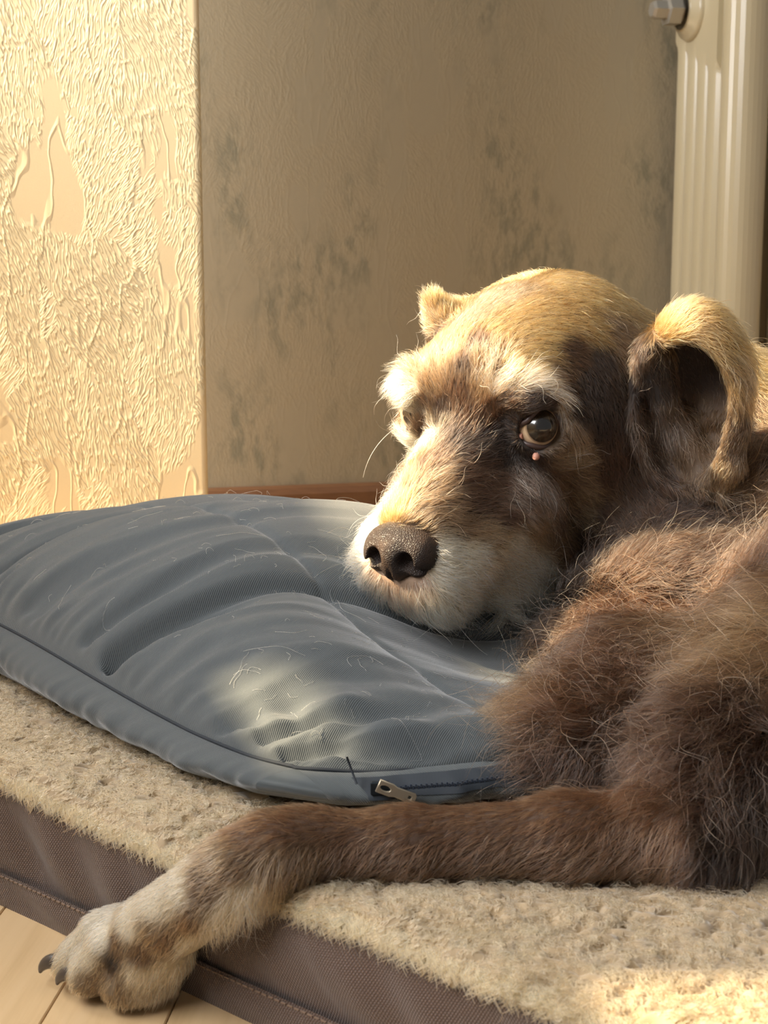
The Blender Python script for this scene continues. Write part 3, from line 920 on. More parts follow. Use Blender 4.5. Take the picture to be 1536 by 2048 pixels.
# ---- eyes
m = NT('eye')
u = m.n('SeparateXYZ', {0: m.coord('UV')}).outputs[0]
c = m.ramp(u, [(0.0, (.006, .005, .004)), (.22, (.008, .006, .005)), (.25, (.022, .013, .006)), (.40, (.040, .024, .010)), (.475, (.018, .011, .006)), (.505, (.30, .20, .12)), (.56, (.62, .46, .29)), (1.0, (.60, .36, .25))])
m.bsdf(**{'Base Color': c, 'Roughness': .25, 'Coat Weight': 1.0, 'Coat Roughness': .015, 'Specular IOR Level': .5})
M_EYE = m.m
M_LID = plain('eyelid_skin', (.055, .030, .024), .42)
M_PINK = plain('pink_skin', (.50, .24, .17), .5)
for s in (1, -1):
    c0 = EYES[s]; gz = GAZE[s]
    ex = unit(np.cross(gz, [0, 0, 1.0])); ey = np.cross(ex, gz)
    th = np.concatenate([np.linspace(0, .72, 18), np.linspace(.8, np.pi, 16)]); ph = np.linspace(0, 2 * np.pi, 40, endpoint=False)
    T, Ph = np.meshgrid(th, ph, indexing='ij')
    R = EYE_R * (1 + .07 * sstep(.78, .2, T))
    X = c0 + (R * np.cos(T))[..., None] * gz + (R * np.sin(T) * np.cos(Ph))[..., None] * ex + (R * np.sin(T) * np.sin(Ph))[..., None] * ey
    eo = mesh('eye', X.reshape(-1, 3), grid_faces(len(th), len(ph), wrap_v=True)[:, ::-1].copy(), M_EYE, dog_root)
    uvset(eo, np.stack([T / np.pi * 1.75, Ph / 6.3], -1).reshape(-1, 2))
    ax = unit(.62 * hF + s * .75 * hL + .12 * hU)
    lat = unit(np.cross(ax, hU)); up = np.cross(lat, ax)
    if (lat @ hF) < 0: lat = -lat                  # towards the nose
    tq = np.linspace(0, 2 * np.pi, 48, endpoint=False)
    a = .0130 * np.cos(tq); b = .0112 * np.sin(tq) * (1 - .25 * np.cos(tq))
    b = np.where(b > 0, b * 1.16, b * .95)
    a = np.where(a > .009, a * 1.12, a)
    ctr = a[:, None] * lat + b[:, None] * up - .0006 * up
    rr = np.sqrt((ctr ** 2).sum(1)); Rs = EYE_R + .0006
    dpt = np.sqrt(np.maximum(Rs ** 2 - rr ** 2, 0)) + np.where(rr > Rs * .96, -.001, 0)
    path = c0 + ctr + dpt[:, None] * ax + ax * .0004
    V, F = tube_vf(np.concatenate([path, path[:2]]), .0019, 8, caps=False)
    mesh('eyelid', V, F, M_LID, dog_root)
    V, F = tube_vf([c0 + lat * .0135 + ax * .0035 - up * .001, c0 + lat * .0115 + ax * .0055 - up * .0012], [.0016, .0022], 8)
    mesh('eye_corner', V, F, M_PINK, eo)
bump_c = at(1073, 907, .895)
bvh = BVHTree.FromPolygons([Vector(v) for v in DV], [tuple(int(i) for i in f) for f in DF])
def cast(px, py):
    d = Vector(ray(px, py)).normalized()
    loc, nrm, idx, dist = bvh.ray_cast(Vector(C_O), d, 4.0)
    return (np.array(loc), np.array(nrm)) if loc is not None else (None, None)
wp, wnm = cast(1073, 910)
if wp is not None:
    V, F = lathe_vf([(-.002, .0018), (.001, .0024), (.0025, .0021), (.0035, .0012), (.0039, .0003)], wp, wnm, 14)
    tag(mesh('eyelid_wart', V, F, M_PINK, dog_root), 'small pink wart under the eye')

# ---- claws
M_CLAW = plain('claw', (.060, .046, .036), .30)
for (a, b, c, r) in toes:
    c = np.array(c); d = unit(np.array(c) - np.array(b)); d[2] = 0; d = unit(d)
    p0 = c + d * (r * .78) + np.array([0, 0, r * .02])
    kk = np.linspace(0, 1, 9)
    path = [p0 + d * (.0105 * math.sin(q * 1.4)) - np.array([0, 0, .0090 * (1 - math.cos(q * 1.4))]) for q in kk]
    V, F = tube_vf(path, .0038 * (1 - .82 * kk ** 2.2), 12)
    mesh('claw', V, F, M_CLAW, dog_root)

# ------------------------------------------------------------------ coat
# each tone: (main colour, second colour, share of hairs of the second)
K_ = dict(deep=((.022, .010, .0052), (.085, .044, .022), .14), chest=((.036, .0155, .0072), (.115, .058, .028), .18), flank=((.062, .031, .014), (.20, .115, .056), .25),
          leg=((.092, .042, .020), (.21, .112, .056), .18), ivory=((.72, .57, .37), (.92, .84, .66), .5), choc=((.038, .0175, .009), (.115, .060, .031), .16), dark=((.016, .009, .006), (.06, .034, .020), .10), sunlit_gold=((.27, .130, .036), (.56, .34, .115), .38),  # golden tone paints sunlight into the chocolate hair
          tan=((.13, .072, .032), (.50, .36, .20), .34), gray=((.060, .034, .021), (.52, .43, .32), .20), white=((.74, .66, .54), (.95, .92, .86), .5),
          brow=((.15, .085, .04), (.96, .94, .90), .55), cream=((.58, .44, .26), (.92, .82, .62), .5), red=((.054, .0235, .011), (.14, .070, .034), .16),
          mid=((.105, .056, .026), (.29, .18, .09), .22), skin=((.035, .018, .012), (.05, .03, .02), .1), pink=((.55, .30, .18), (.8, .6, .42), .4))
# where on the picture of the dog, which way the hair lies, length mm, lift, colour, disorder, clumping, curl
GUIDES = [
 (1130,560, 1,.12, 7,.25,'sunlit_gold',.15,.1,0), (1010,590, .8,-.45, 6,.3,'tan',.15,.1,0), (930,640, .35,-1, 6,.3,'tan',.15,.1,0), (1060,620, .9,-.25, 7,.25,'sunlit_gold',.15,.1,0),
 (1200,590, 1,.2, 8,.25,'sunlit_gold',.15,.1,0), (1290,610, 1,.25, 9,.3,'sunlit_gold',.2,.2,0), (1330,600, 1,.1, 9,.3,'sunlit_gold',.2,.2,0), (1100,660, 1,.05, 8,.25,'sunlit_gold',.15,.2,0),
 (1180,650, 1,.15, 8,.3,'sunlit_gold',.2,.2,0), (1230,660, .8,.5, 10,.35,'mid',.25,.4,0), (1000,660, .75,-.5, 7,.25,'sunlit_gold',.15,.1,0), (950,690, .2,-1, 7,.25,'choc',.2,.2,0),
 (900,690, -.1,-1, 7,.25,'sunlit_gold',.2,.2,0), (860,700, -.35,-1, 9,.35,'sunlit_gold',.25,.3,0), (1080,700, 1,.0, 9,.3,'sunlit_gold',.2,.3,0), (1140,700, 1,.2, 7,.25,'choc',.2,.2,0),
 (935,740, .15,-1, 9,.3,'dark',.2,.3,0), (920,800, .1,-1, 9,.3,'choc',.2,.3,0), (880,830, .0,-1, 9,.3,'dark',.2,.3,0), (860,780, -.3,-1, 9,.3,'mid',.2,.3,0),
 (890,880, .45,-.8, 12,.35,'dark',.25,.4,0), (930,900, .8,-.5, 13,.35,'dark',.25,.4,0), (970,890, .8,-.55, 12,.3,'dark',.25,.4,0), (940,850, .4,-.9, 11,.3,'choc',.25,.4,0),  # shadow of the brow laid in as dark hair over the bridge
 # bridge of the muzzle
 (850,930, .5,-.75, 10,.4,'choc',.25,.4,0), (830,970, .35,-.85, 11,.45,'mid',.25,.4,0), (880,960, .9,-.3, 12,.4,'mid',.25,.45,0), (800,1010, -.1,-.9, 11,.45,'sunlit_gold',.25,.4,0),
 (850,1010, .8,-.2, 12,.4,'mid',.25,.4,0), (780,1040, -.25,-.8, 9,.45,'sunlit_gold',.25,.4,0), (830,1040, .6,-.35, 10,.4,'mid',.25,.4,0), (880,1020, 1,.0, 13,.4,'mid',.25,.45,0),
 (790,930, -.6,-.5, 10,.5,'sunlit_gold',.3,.4,0), (760,980, -.75,-.45, 12,.5,'cream',.3,.45,0), (730,1020, -.85,-.3, 16,.6,'white',.35,.4,.1), (705,1080, -.9,-.05, 15,.6,'white',.35,.4,.1),
 (700,1130, -.9,.25, 16,.6,'white',.35,.4,.1), (715,1180, -.7,.7, 13,.45,'white',.3,.45,0), (760,1195, -.25,1, 12,.35,'cream',.2,.45,0), (800,1190, .1,1, 11,.3,'pink',.2,.5,0), (840,1185, .3,1, 11,.3,'pink',.2,.5,0),
 (800,1220, .1,1, 14,.35,'cream',.25,.5,.1), (870,1210, .5,.85, 15,.35,'cream',.25,.5,.1), (930,1215, .6,.75, 18,.35,'cream',.25,.5,.1), (985,1225, .55,.85, 22,.4,'cream',.3,.55,.2),
 (1040,1240, .35,.95, 26,.4,'cream',.3,.6,.3), (1070,1190, .7,.6, 18,.4,'cream',.3,.5,.2), (1075,1130, .9,.35, 15,.4,'cream',.3,.5,.1),
 (900,1160, .9,.35, 11,.25,'cream',.2,.35,0), (890,1110, 1,.1, 10,.25,'cream',.2,.35,0), (960,1160, .85,.5, 12,.25,'cream',.2,.35,0), (950,1110, 1,.2, 10,.25,'cream',.2,.35,0), (1010,1160, .8,.5, 14,.3,'cream',.25,.4,0),
 (930,1060, 1,-.05, 11,.3,'mid',.25,.4,0), (980,1075, 1,.1, 10,.25,'tan',.2,.35,0), (1030,1100, .9,.4, 12,.3,'cream',.25,.4,0), (1000,1030, .9,.05, 12,.3,'choc',.25,.4,0), (940,1000, .9,-.2, 12,.3,'choc',.25,.4,0),
 (920,950, .9,-.3, 12,.35,'choc',.25,.4,0), (970,960, .8,.0, 12,.3,'choc',.25,.4,0), (1030,1000, .7,.5, 13,.3,'gray',.3,.45,0), (1050,950, .5,.8, 13,.35,'gray',.3,.5,0), (1090,970, .65,.75, 15,.35,'gray',.3,.5,0),
 (1060,1050, .75,.6, 13,.3,'mid',.3,.45,0), (1110,1020, .8,.55, 15,.35,'gray',.3,.5,0), (1130,960, .9,.4, 15,.4,'mid',.3,.5,0), (1140,920, .95,.2, 14,.4,'tan',.3,.5,0), (1150,870, .6,.7, 12,.35,'mid',.3,.4,0),
 (1165,1020, .8,.55, 10,.3,'tan',.3,.4,0), (1100,1080, .8,.55, 14,.35,'mid',.3,.45,0), (1130,1120, .8,.5, 16,.35,'choc',.3,.45,.1),
 # round the eye
 (1010,900, -.3,.5, 4,.25,'dark',.2,.1,0), (1060,915, .3,.8, 4,.3,'dark',.2,.1,0), (1015,850, -.8,-.2, 5,.25,'dark',.2,.1,0), (1120,880, .8,.5, 5,.3,'mid',.2,.1,0), (1080,800, .5,-.5, 5,.3,'dark',.2,.1,0),
 # brows
 (955,735, -.2,-.9, 14,.55,'tan',.35,.55,.3), (975,760, .0,-.9, 14,.5,'brow',.35,.55,.3), (1000,768, .6,-.5, 16,.45,'brow',.25,.5,.3), (1030,768, 1,-.15, 18,.35,'brow',.2,.5,.2), (1060,768, 1,.15, 18,.32,'brow',.2,.5,.2),
 (1090,778, .85,.5, 18,.3,'brow',.2,.5,.1), (1122,805, .55,.85, 15,.3,'brow',.2,.5,.1), (1140,840, .3,.95, 13,.3,'mid',.2,.5,.1), (1020,735, .7,-.5, 10,.35,'sunlit_gold',.25,.45,.1), (1060,735, 1,.0, 10,.3,'sunlit_gold',.25,.45,.1), (1100,740, 1,.2, 8,.25,'mid',.2,.3,0), (1130,770, .8,.5, 7,.22,'choc',.2,.2,0), (1155,820, .5,.85, 6,.2,'dark',.2,.2,0),
 (1010,800, .6,-.3, 5,.25,'choc',.2,.3,0), (1050,795, .8,-.1, 4,.2,'choc',.2,.2,0), (1100,815, .8,.5, 4,.2,'dark',.2,.2,0),
 (975,715, .2,-1, 10,.35,'mid',.3,.45,.1), (960,790, .2,-.8, 9,.3,'mid',.25,.4,0), (985,830, .2,-.8, 8,.3,'choc',.25,.4,0),
 (825,735, -.7,-.6, 15,.6,'tan',.35,.55,.2), (800,760, -.9,.05, 16,.6,'cream',.35,.55,.2), (795,795, -.8,.6, 14,.55,'cream',.3,.5,.2), (790,845, -.8,.4, 11,.5,'cream',.3,.45,.1), (850,735, -.3,-.9, 10,.4,'tan',.3,.45,.1),
 (845,800, -.3,-.7, 7,.3,'choc',.25,.3,0), (845,770, -.3,-.8, 8,.3,'mid',.25,.3,0), (815,880, -.8,-.1, 9,.4,'cream',.3,.4,0), (850,870, -.2,-.7, 9,.3,'choc',.3,.4,0),
 # cheek, side of the head
 (1180,770, .35,.9, 6,.2,'dark',.2,.2,0), (1200,850, .3,1, 6,.2,'dark',.2,.2,0), (1200,720, .5,.8, 6,.2,'dark',.2,.2,0), (1220,930, .4,1, 7,.2,'choc',.2,.2,0), (1200,1020, .6,.85, 8,.22,'choc',.2,.25,0), (1175,1000, .7,.7, 9,.25,'tan',.25,.3,0),
 (1280,1000, .5,.9, 8,.22,'choc',.2,.25,0), (1230,1080, .7,.7, 10,.25,'choc',.25,.3,0), (1180,1090, .75,.6, 12,.3,'choc',.25,.3,0), (1320,980, .6,.8, 9,.25,'choc',.25,.3,0),
 # ear
 (1400,615, .8,.1, 8,.25,'sunlit_gold',.2,.2,0), (1350,625, .7,-.2, 8,.25,'sunlit_gold',.2,.2,0), (1450,655, .8,.6, 9,.25,'sunlit_gold',.2,.25,0), (1490,720, .5,.9, 12,.3,'tan',.2,.35,0), (1500,800, .2,1, 6,.15,'mid',.2,.25,0), (1480,900, -.1,1, 4,.12,'mid',.2,.2,0),
 (1472,945, -.1,1, 7,.25,'tan',.2,.2,0), (1300,770, .1,1, 7,.3,'dark',.3,.3,0), (1290,680, .2,1, 9,.35,'dark',.3,.3,0), (1340,850, .3,.9, 14,.45,'gray',.35,.55,.1), (1400,850, .2,.9, 7,.25,'mid',.3,.3,0), (1380,920, .2,1, 6,.2,'mid',.3,.2,0), (1400,730, .3,.9, 4,.2,'skin',.3,.1,0),
 # neck and chest; shade under the jowl and flank painted in as dark hair
 (1400,1020, .9,-.35, 26,.35,'deep',.35,.6,.5), (1480,1000, .9,-.4, 28,.35,'flank',.35,.6,.5), (1330,1060, .9,-.2, 22,.35,'deep',.35,.6,.5), (1510,900, .8,.5, 22,.3,'deep',.3,.5,.3), (1515,760, .8,.5, 20,.3,'sunlit_gold',.3,.5,.2), (1510,700, 1,.15, 18,.3,'sunlit_gold',.3,.5,.2),
 (1130,1160, .7,.5, 24,.4,'dark',.4,.6,.6), (1200,1150, .8,.1, 26,.4,'deep',.4,.6,.5), (1280,1130, .9,.0, 26,.35,'deep',.35,.6,.4), (1400,1120, .9,.0, 28,.35,'deep',.35,.6,.4), (1500,1120, .9,-.1, 28,.35,'deep',.35,.6,.4),
 (1200,1230, -.4,.6, 26,.4,'chest',.5,.6,.6), (1110,1250, -.5,.7, 28,.45,'dark',.5,.6,.7), (1300,1240, -.5,.5, 26,.35,'chest',.45,.6,.5), (1450,1230, -.7,.5, 28,.3,'flank',.3,.6,.3), (1450,1310, -.75,.65, 28,.3,'flank',.3,.6,.3), (1510,1270, -.7,.6, 28,.3,'mid',.3,.6,.3),
 (1150,1330, -.6,.4, 22,.35,'chest',.5,.6,.6), (1085,1340, -.9,.3, 28,.45,'flank',.45,.6,.6), (1075,1410, -1,.15, 34,.45,'flank',.4,.6,.5), (1180,1410, -.7,.35, 24,.35,'chest',.5,.6,.6), (1280,1350, -.6,.5, 24,.35,'chest',.5,.6,.6), (1370,1380, -.7,.6, 26,.35,'deep',.4,.6,.5),
 (1090,1480, -.9,.45, 34,.45,'deep',.45,.6,.6), (1180,1500, -.7,.7, 28,.4,'deep',.5,.6,.7), (1280,1460, -.6,.75, 26,.38,'deep',.5,.6,.6), (1400,1470, -.5,.8, 26,.35,'deep',.45,.6,.5), (1500,1420, -.6,.75, 28,.35,'deep',.4,.6,.4),
 (1130,1560, -.8,.5, 28,.4,'deep',.4,.6,.5), (1230,1570, -.45,.85, 20,.35,'chest',.4,.5,.4), (1340,1560, -.4,.9, 20,.35,'chest',.4,.5,.4), (1450,1570, -.5,.85, 24,.35,'deep',.4,.55,.4), (1520,1600, -.6,.8, 26,.35,'dark',.35,.6,.3), (1440,1680, -.6,.75, 22,.35,'dark',.35,.55,.3),
 # foreleg
 (1250,1640, -.5,.85, 10,.25,'leg',.2,.3,.1), (1330,1690, -.4,.9, 12,.3,'leg',.25,.35,.1), (1250,1720, -.7,.6, 9,.25,'leg',.2,.3,0), (1130,1650, -.75,.65, 8,.25,'leg',.18,.25,0), (1000,1640, -.8,.6, 7,.25,'leg',.18,.25,0), (1000,1710, -.75,.65, 8,.25,'leg',.18,.25,0),
 (850,1640, -.8,.6, 7,.25,'leg',.18,.25,0), (850,1710, -.7,.7, 8,.3,'leg',.2,.25,0), (700,1640, -.8,.55, 7,.25,'leg',.18,.25,0), (700,1710, -.6,.75, 9,.3,'leg',.2,.3,0), (580,1640, -.85,.5, 7,.25,'leg',.18,.25,0), (600,1740, -.4,.9, 11,.3,'mid',.2,.3,0),
 (500,1660, -.8,.6, 7,.25,'leg',.18,.25,0), (540,1760, -.2,.95, 13,.35,'tan',.2,.35,0), (470,1730, -.75,.65, 8,.25,'mid',.18,.25,0), (500,1800, .1,1, 15,.4,'cream',.22,.4,.1), (430,1720, -.85,.5, 8,.25,'tan',.18,.25,0),
 (400,1770, -.8,.6, 7,.22,'mid',.18,.25,0), (440,1850, .1,1, 13,.4,'cream',.22,.4,0), (350,1790, -.85,.5, 6,.2,'cream',.18,.25,0), (380,1840, -.55,.8, 7,.22,'mid',.18,.3,0), (300,1820, -.85,.5, 5,.18,'ivory',.18,.25,0),
 (330,1880, -.5,.85, 6,.2,'mid',.18,.3,0), (390,1890, -.15,1, 10,.35,'cream',.2,.35,0), (250,1850, -.8,.6, 5,.16,'ivory',.18,.3,0), (200,1880, -.75,.65, 4.5,.16,'ivory',.18,.3,0), (230,1890, -.7,.7, 5,.16,'mid',.18,.3,0), (150,1910, -.7,.7, 4.5,.18,'ivory',.2,.3,0),
 (280,1910, -.45,.85, 5,.18,'mid',.18,.3,0), (200,1940, -.55,.8, 5,.18,'tan',.18,.3,0), (130,1940, -.7,.6, 5,.2,'cream',.2,.3,0), (270,1960, -.3,.9, 5,.18,'cream',.18,.3,0), (320,1950, -.1,1, 7,.25,'cream',.18,.3,0), (240,1970, -.3,.9, 5,.18,'tan',.18,.3,0),
 (175,1925, -.7,.6, 4.5,.16,'cream',.18,.3,0), (225,1925, -.6,.7, 4,.16,'dark',.18,.3,0), (300,1860, -.7,.7, 6,.2,'tan',.18,.3,0), (180,1960, -.5,.8, 4,.18,'tan',.18,.3,0),
 # far ear
 (880,610, -.1,-1, 8,.4,'sunlit_gold',.25,.3,0), (862,630, -.6,-.5, 9,.45,'tan',.3,.35,0),
]
gp, gn, gf, gm, gc = [], [], [], [], []
miss = []
for g in GUIDES:
    p, n = cast(g[0], g[1])
    if p is None:                          # beside the outline: take the nearest point of the skin
        best = None
        d = unit(ray(g[0], g[1]))
        loc, nn, ii, dd = bvh.find_nearest(Vector(C_O + d * .93))
        p, n = np.array(loc), np.array(nn); miss.append(g[:2])
    f = g[2] * C_R - g[3] * C_U
    f = unit(f - n * (f @ n))
    gp.append(p); gn.append(n); gf.append(f); gm.append(g[4:6] + g[7:10]); gc.append(K_[g[6]][0] + K_[g[6]][1] + (K_[g[6]][2],))
print('guides beside outline', len(miss), miss[:12])
n0 = len(gp)
gp, gn, gf, gm, gc = map(np.array, (gp, gn, gf, gm, gc))
# the far side of the head mirrors the near one
hl = to_head(gp)
mi = np.where((hl[:, 0] > -.13) & (hl[:, 1] > .012) & (hl[:, 2] > -.13) & (hl[:, 2] < .08) & (gp[:, 1] < 1.05) & (gp[:, 2] > .11) & (hl[:, 1] < .075))[0]
mir = np.diag([1, -1, 1.0])
mp = HO + (hl[mi] @ mir) @ HB; mn = (gn[mi] @ HB.T @ mir) @ HB; mf = (gf[mi] @ HB.T @ mir) @ HB
vis_far = np.array([np.min(np.linalg.norm(gp[:n0] - q, axis=1)) for q in mp]) > .018
gp = np.concatenate([gp, mp[vis_far]]); gn = np.concatenate([gn, mn[vis_far]]); gf = np.concatenate([gf, mf[vis_far]]); gm = np.concatenate([gm, gm[mi][vis_far]]); gc = np.concatenate([gc, gc[mi][vis_far]])
# flank, back and far side of the body
for p, f, L, ck in [((.35, .87, .2), (.8, .1, -.5), 22, 'choc'), ((.5, .95, .2), (.8, .1, -.5), 22, 'choc'), ((.35, .95, .29), (1, .2, -.1), 20, 'sunlit_gold'), ((.5, 1.05, .3), (1, .2, 0), 20, 'mid'), ((.35, 1.1, .27), (.9, .3, -.3), 20, 'mid'),
                    ((.3, 1.1, .15), (.8, .3, -.5), 20, 'choc'), ((.65, 1.0, .2), (.8, .2, -.5), 22, 'choc'), ((.7, 1.2, .2), (.6, .6, -.4), 22, 'choc'), ((.2, 1.05, .12), (.5, .3, -.8), 18, 'choc'), ((.5, 1.2, .15), (.8, .3, -.6), 20, 'choc'), ((.55, .93, .09), (-.8, -.1, -.2), 9, 'red')]:
    loc, nn, ii, dd = bvh.find_nearest(Vector(p)); nn = np.array(nn)
    f = unit(np.array(f, float) - nn * (np.array(f) @ nn))
    gp = np.concatenate([gp, [np.array(loc)]]); gn = np.concatenate([gn, [nn]]); gf = np.concatenate([gf, [f]]); gm = np.concatenate([gm, [(L, .3, .3, .5, .3)]]); gc = np.concatenate([gc, [K_[ck][0] + K_[ck][1] + (K_[ck][2],)]])

def interp(P, Nn):
    of = np.zeros((len(P), 3)); om = np.zeros((len(P), 5)); oc = np.zeros((len(P), 7))
    for a in range(0, len(P), 20000):
        p = P[a:a + 20000]; n = Nn[a:a + 20000]
        d2 = ((p ** 2).sum(1)[:, None] + (gp ** 2).sum(1)[None] - 2 * p @ gp.T)
        w = 1 / (np.maximum(d2, 0) + .003 ** 2) ** 2.6
        w *= np.clip(.45 + .55 * (n @ gn.T), .02, 1)
        w /= w.sum(1, keepdims=True)
        of[a:a + 20000] = w @ gf; om[a:a + 20000] = w @ gm; oc[a:a + 20000] = w @ gc
    return of, om, oc
_, _, sc_ = interp(DV, DN)
sk = (sc_[:, :3] * (1 - sc_[:, 6:]) + sc_[:, 3:6] * sc_[:, 6:]) * .5 + .004
col = np.concatenate([sk, np.ones((len(sk), 1))], 1).astype(np.float32)
ca_ = body.data.color_attributes.new('skin_col', 'FLOAT_COLOR', 'POINT')
ca_.data.foreach_set('color', col.ravel())

def hair_mat(name, rough=.35, rr=.45):
    m = NT(name)
    a = m.n('Attribute', attribute_name='hair_col')
    h = m.n('BsdfHairPrincipled', {'Color': a.outputs['Color'], 'Roughness': rough, 'Radial Roughness': rr, 'Coat': 0.0})
    try: h.model = 'CHIANG'
    except Exception: pass
    h.parametrization = 'COLOR'
    m.t.links.new(h.outputs[0], m.out.inputs[0])
    return m.m
M_HAIR = hair_mat('coat_hair')
def curves(name, P, R, C, material, parent=None):
    N, K, _ = P.shape
    cu = bpy.data.hair_curves.new(name)
    cu.add_curves([K] * N)
    cu.points.foreach_set('position', P.astype(np.float32).ravel())
    ra = cu.attributes.get('radius') or cu.attributes.new('radius', 'FLOAT', 'POINT')
    ra.data.foreach_set('value', R.astype(np.float32).ravel())
    c = cu.attributes.new('hair_col', 'FLOAT_COLOR', 'POINT')
    c.data.foreach_set('color', np.concatenate([C, np.ones(C.shape[:2] + (1,))], -1).astype(np.float32).ravel())
    cu.materials.append(material)
    o = bpy.data.objects.new(name, cu)
    link(o, parent)
    if parent is not None and parent.type == 'EMPTY':
        o.matrix_parent_inverse = Matrix.Translation(-Vector(parent.location))
    return o
def sample_roots(V, F, Nn, n, wface):
    tri = np.concatenate([F[:, [0, 1, 2]], F[:, [0, 2, 3]]])
    wf = np.concatenate([wface, wface])
    ar = .5 * np.linalg.norm(np.cross(V[tri[:, 1]] - V[tri[:, 0]], V[tri[:, 2]] - V[tri[:, 0]]), axis=1) * wf
    t = rng.choice(len(tri), n, p=ar / ar.sum())
    r1, r2 = np.sqrt(rng.random(n)), rng.random(n)
    b = np.stack([1 - r1, r1 * (1 - r2), r1 * r2], -1)
    P = (V[tri[t]] * b[..., None]).sum(1); N_ = unit((Nn[tri[t]] * b[..., None]).sum(1))
    return P, N_
fc = DV[DF].mean(1); fn = unit(DN[DF].mean(1))
view = unit(C_O - fc); fac = (fn * view).sum(1)
pp = proj(fc)
infr = (pp[:, 0] > -60) & (pp[:, 0] < 1640) & (pp[:, 1] < 2150) & (pp[:, 1] > 300)
wgt = np.where(infr & (fac > -.35), 1.0, .10)
fh = to_head(fc)
headish = np.linalg.norm((fc - H(-.02, 0, -.03)) / .15, axis=1) < 1
wgt *= np.where(headish, 1.5, 1.0)
qe = (fc - ear_c) @ EB.T
in_ear = (np.linalg.norm(qe / (E_RAD - .002), axis=1) < 1.0) & (qe[:, 2] < .02)
wgt = np.where(in_ear, wgt * .22, wgt)
def dist_nose(P): 
    q = (P - NOSE_C) @ HB.T
    return np.linalg.norm((q - np.array([.004, 0, -.001])) / np.array([.019, .0222, .0158]), axis=1)
bare = dist_nose(fc) < 1.0
for s in (1, -1):
    ax = unit(.62 * hF + s * .75 * hL + .12 * hU); lat = unit(np.cross(ax, hU)); up = np.cross(lat, ax)
    q = (fc - EYES[s]) @ np.stack([ax, lat, up]).T
    bare |= (np.hypot(q[:, 1] / .0150, q[:, 2] / .0120) < 1) & (q[:, 0] > -.012) & (q[:, 0] < .022)
bare |= (fn[:, 2] < -.6) & (fc[:, 2] < .11)
wgt = np.where(bare, 0, wgt)
N_HAIR = 230000
HP, HN = sample_roots(DV, DF, DN, N_HAIR, wgt)
hf_, hm_, hc7 = interp(HP, HN)
hc_ = np.where((rng.random(len(HP)) < hc7[:, 6])[:, None], hc7[:, 3:6], hc7[:, :3])

def grow(P, Nn, f, L, lift, rough, clump, curl, C, K, rad, cl_n=22, tip_bright=1.25, jit=.35):
    N = len(P)
    f = f - Nn * (f * Nn).sum(1, keepdims=True)
    f = unit(f)
    side = np.cross(Nn, f)
    ang = rng.normal(0, 1, N) * rough
    f = f * np.cos(ang)[:, None] + side * np.sin(ang)[:, None]; side = np.cross(Nn, f)
    lf = np.clip(lift + rng.normal(0, .10, N), .06, .95)
    L = L * np.clip(1 + rng.normal(0, .22, N), .35, 1.7)
    t = np.linspace(0, 1, K)
    a = lf * 1.35
    up_ = np.sin(a)[:, None] * (t - .42 * t ** 2) ; fw = np.cos(a)[:, None] * t + .25 * np.sin(a)[:, None] * t ** 2
    bend = rng.normal(0, .16, N)[:, None] * t ** 2
    ph = rng.random(N) * 6.28; wv_ = (curl * .22)[:, None] * np.sin(ph[:, None] + t * (5 + 3 * rng.random(N))[:, None]) * t
    wv2 = (curl * .16)[:, None] * np.cos(ph[:, None] * 1.7 + t * 6) * t
    X = P[:, None] + L[:, None, None] * (fw[..., None] * f[:, None] + (up_ + wv2)[..., None] * Nn[:, None] + (bend + wv_)[..., None] * side[:, None])
    # clumping: strands lean on the nearest leader
    nl = max(8, N // cl_n)
    li = rng.choice(N, nl, replace=False)
    kd = KDTree(nl)
    for k, i in enumerate(li): kd.insert(P[i], k)
    kd.balance()
    near = np.fromiter((kd.find(p)[1] for p in P), int, N)
    near = li[near]
    off = P - P[near]
    ok = (np.linalg.norm(off, axis=1) < .012) & ((Nn * Nn[near]).sum(1) > .5)
    w = (clump * ok)[:, None] * (t ** 1.3)
    X = X * (1 - w[..., None]) + (X[near] + off[:, None] * .35) * w[..., None]
    rf = rad * np.clip(1 + rng.normal(0, .2, N), .5, 1.6)
    R = rf[:, None] * (1 - .85 * t ** 1.5)
    v = np.clip(1 + rng.normal(0, .28, N), .45, 1.9)
    C = np.clip(C * v[:, None], .003, .95)
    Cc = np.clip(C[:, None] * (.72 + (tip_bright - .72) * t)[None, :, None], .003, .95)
    return X, R, Cc
Lm = hm_[:, 0] / 1000
short = Lm < .0135
for nm, sel, K, rad_, cn in (('short_coat', short, 4, .00016, 14), ('long_coat', ~short, 7, .00017, 26)):
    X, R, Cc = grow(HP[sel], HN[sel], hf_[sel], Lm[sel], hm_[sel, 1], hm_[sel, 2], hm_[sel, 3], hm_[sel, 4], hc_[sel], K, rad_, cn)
    tag(curves(nm, X, R, Cc, M_HAIR, dog_root), kind='stuff')
print('coat', short.sum(), (~short).sum())

# sparse guard hairs, lighter and longer, mostly on the chest and muzzle
gsel = rng.choice(N_HAIR, 5200, replace=False, p=(Lm ** 1.5) / (Lm ** 1.5).sum())
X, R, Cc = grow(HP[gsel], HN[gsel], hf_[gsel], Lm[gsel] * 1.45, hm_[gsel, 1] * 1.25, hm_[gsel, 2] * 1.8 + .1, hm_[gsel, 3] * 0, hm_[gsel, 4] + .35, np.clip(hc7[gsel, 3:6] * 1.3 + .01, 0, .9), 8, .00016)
tag(curves('guard_hairs', X, R, Cc, M_HAIR, dog_root), kind='stuff')

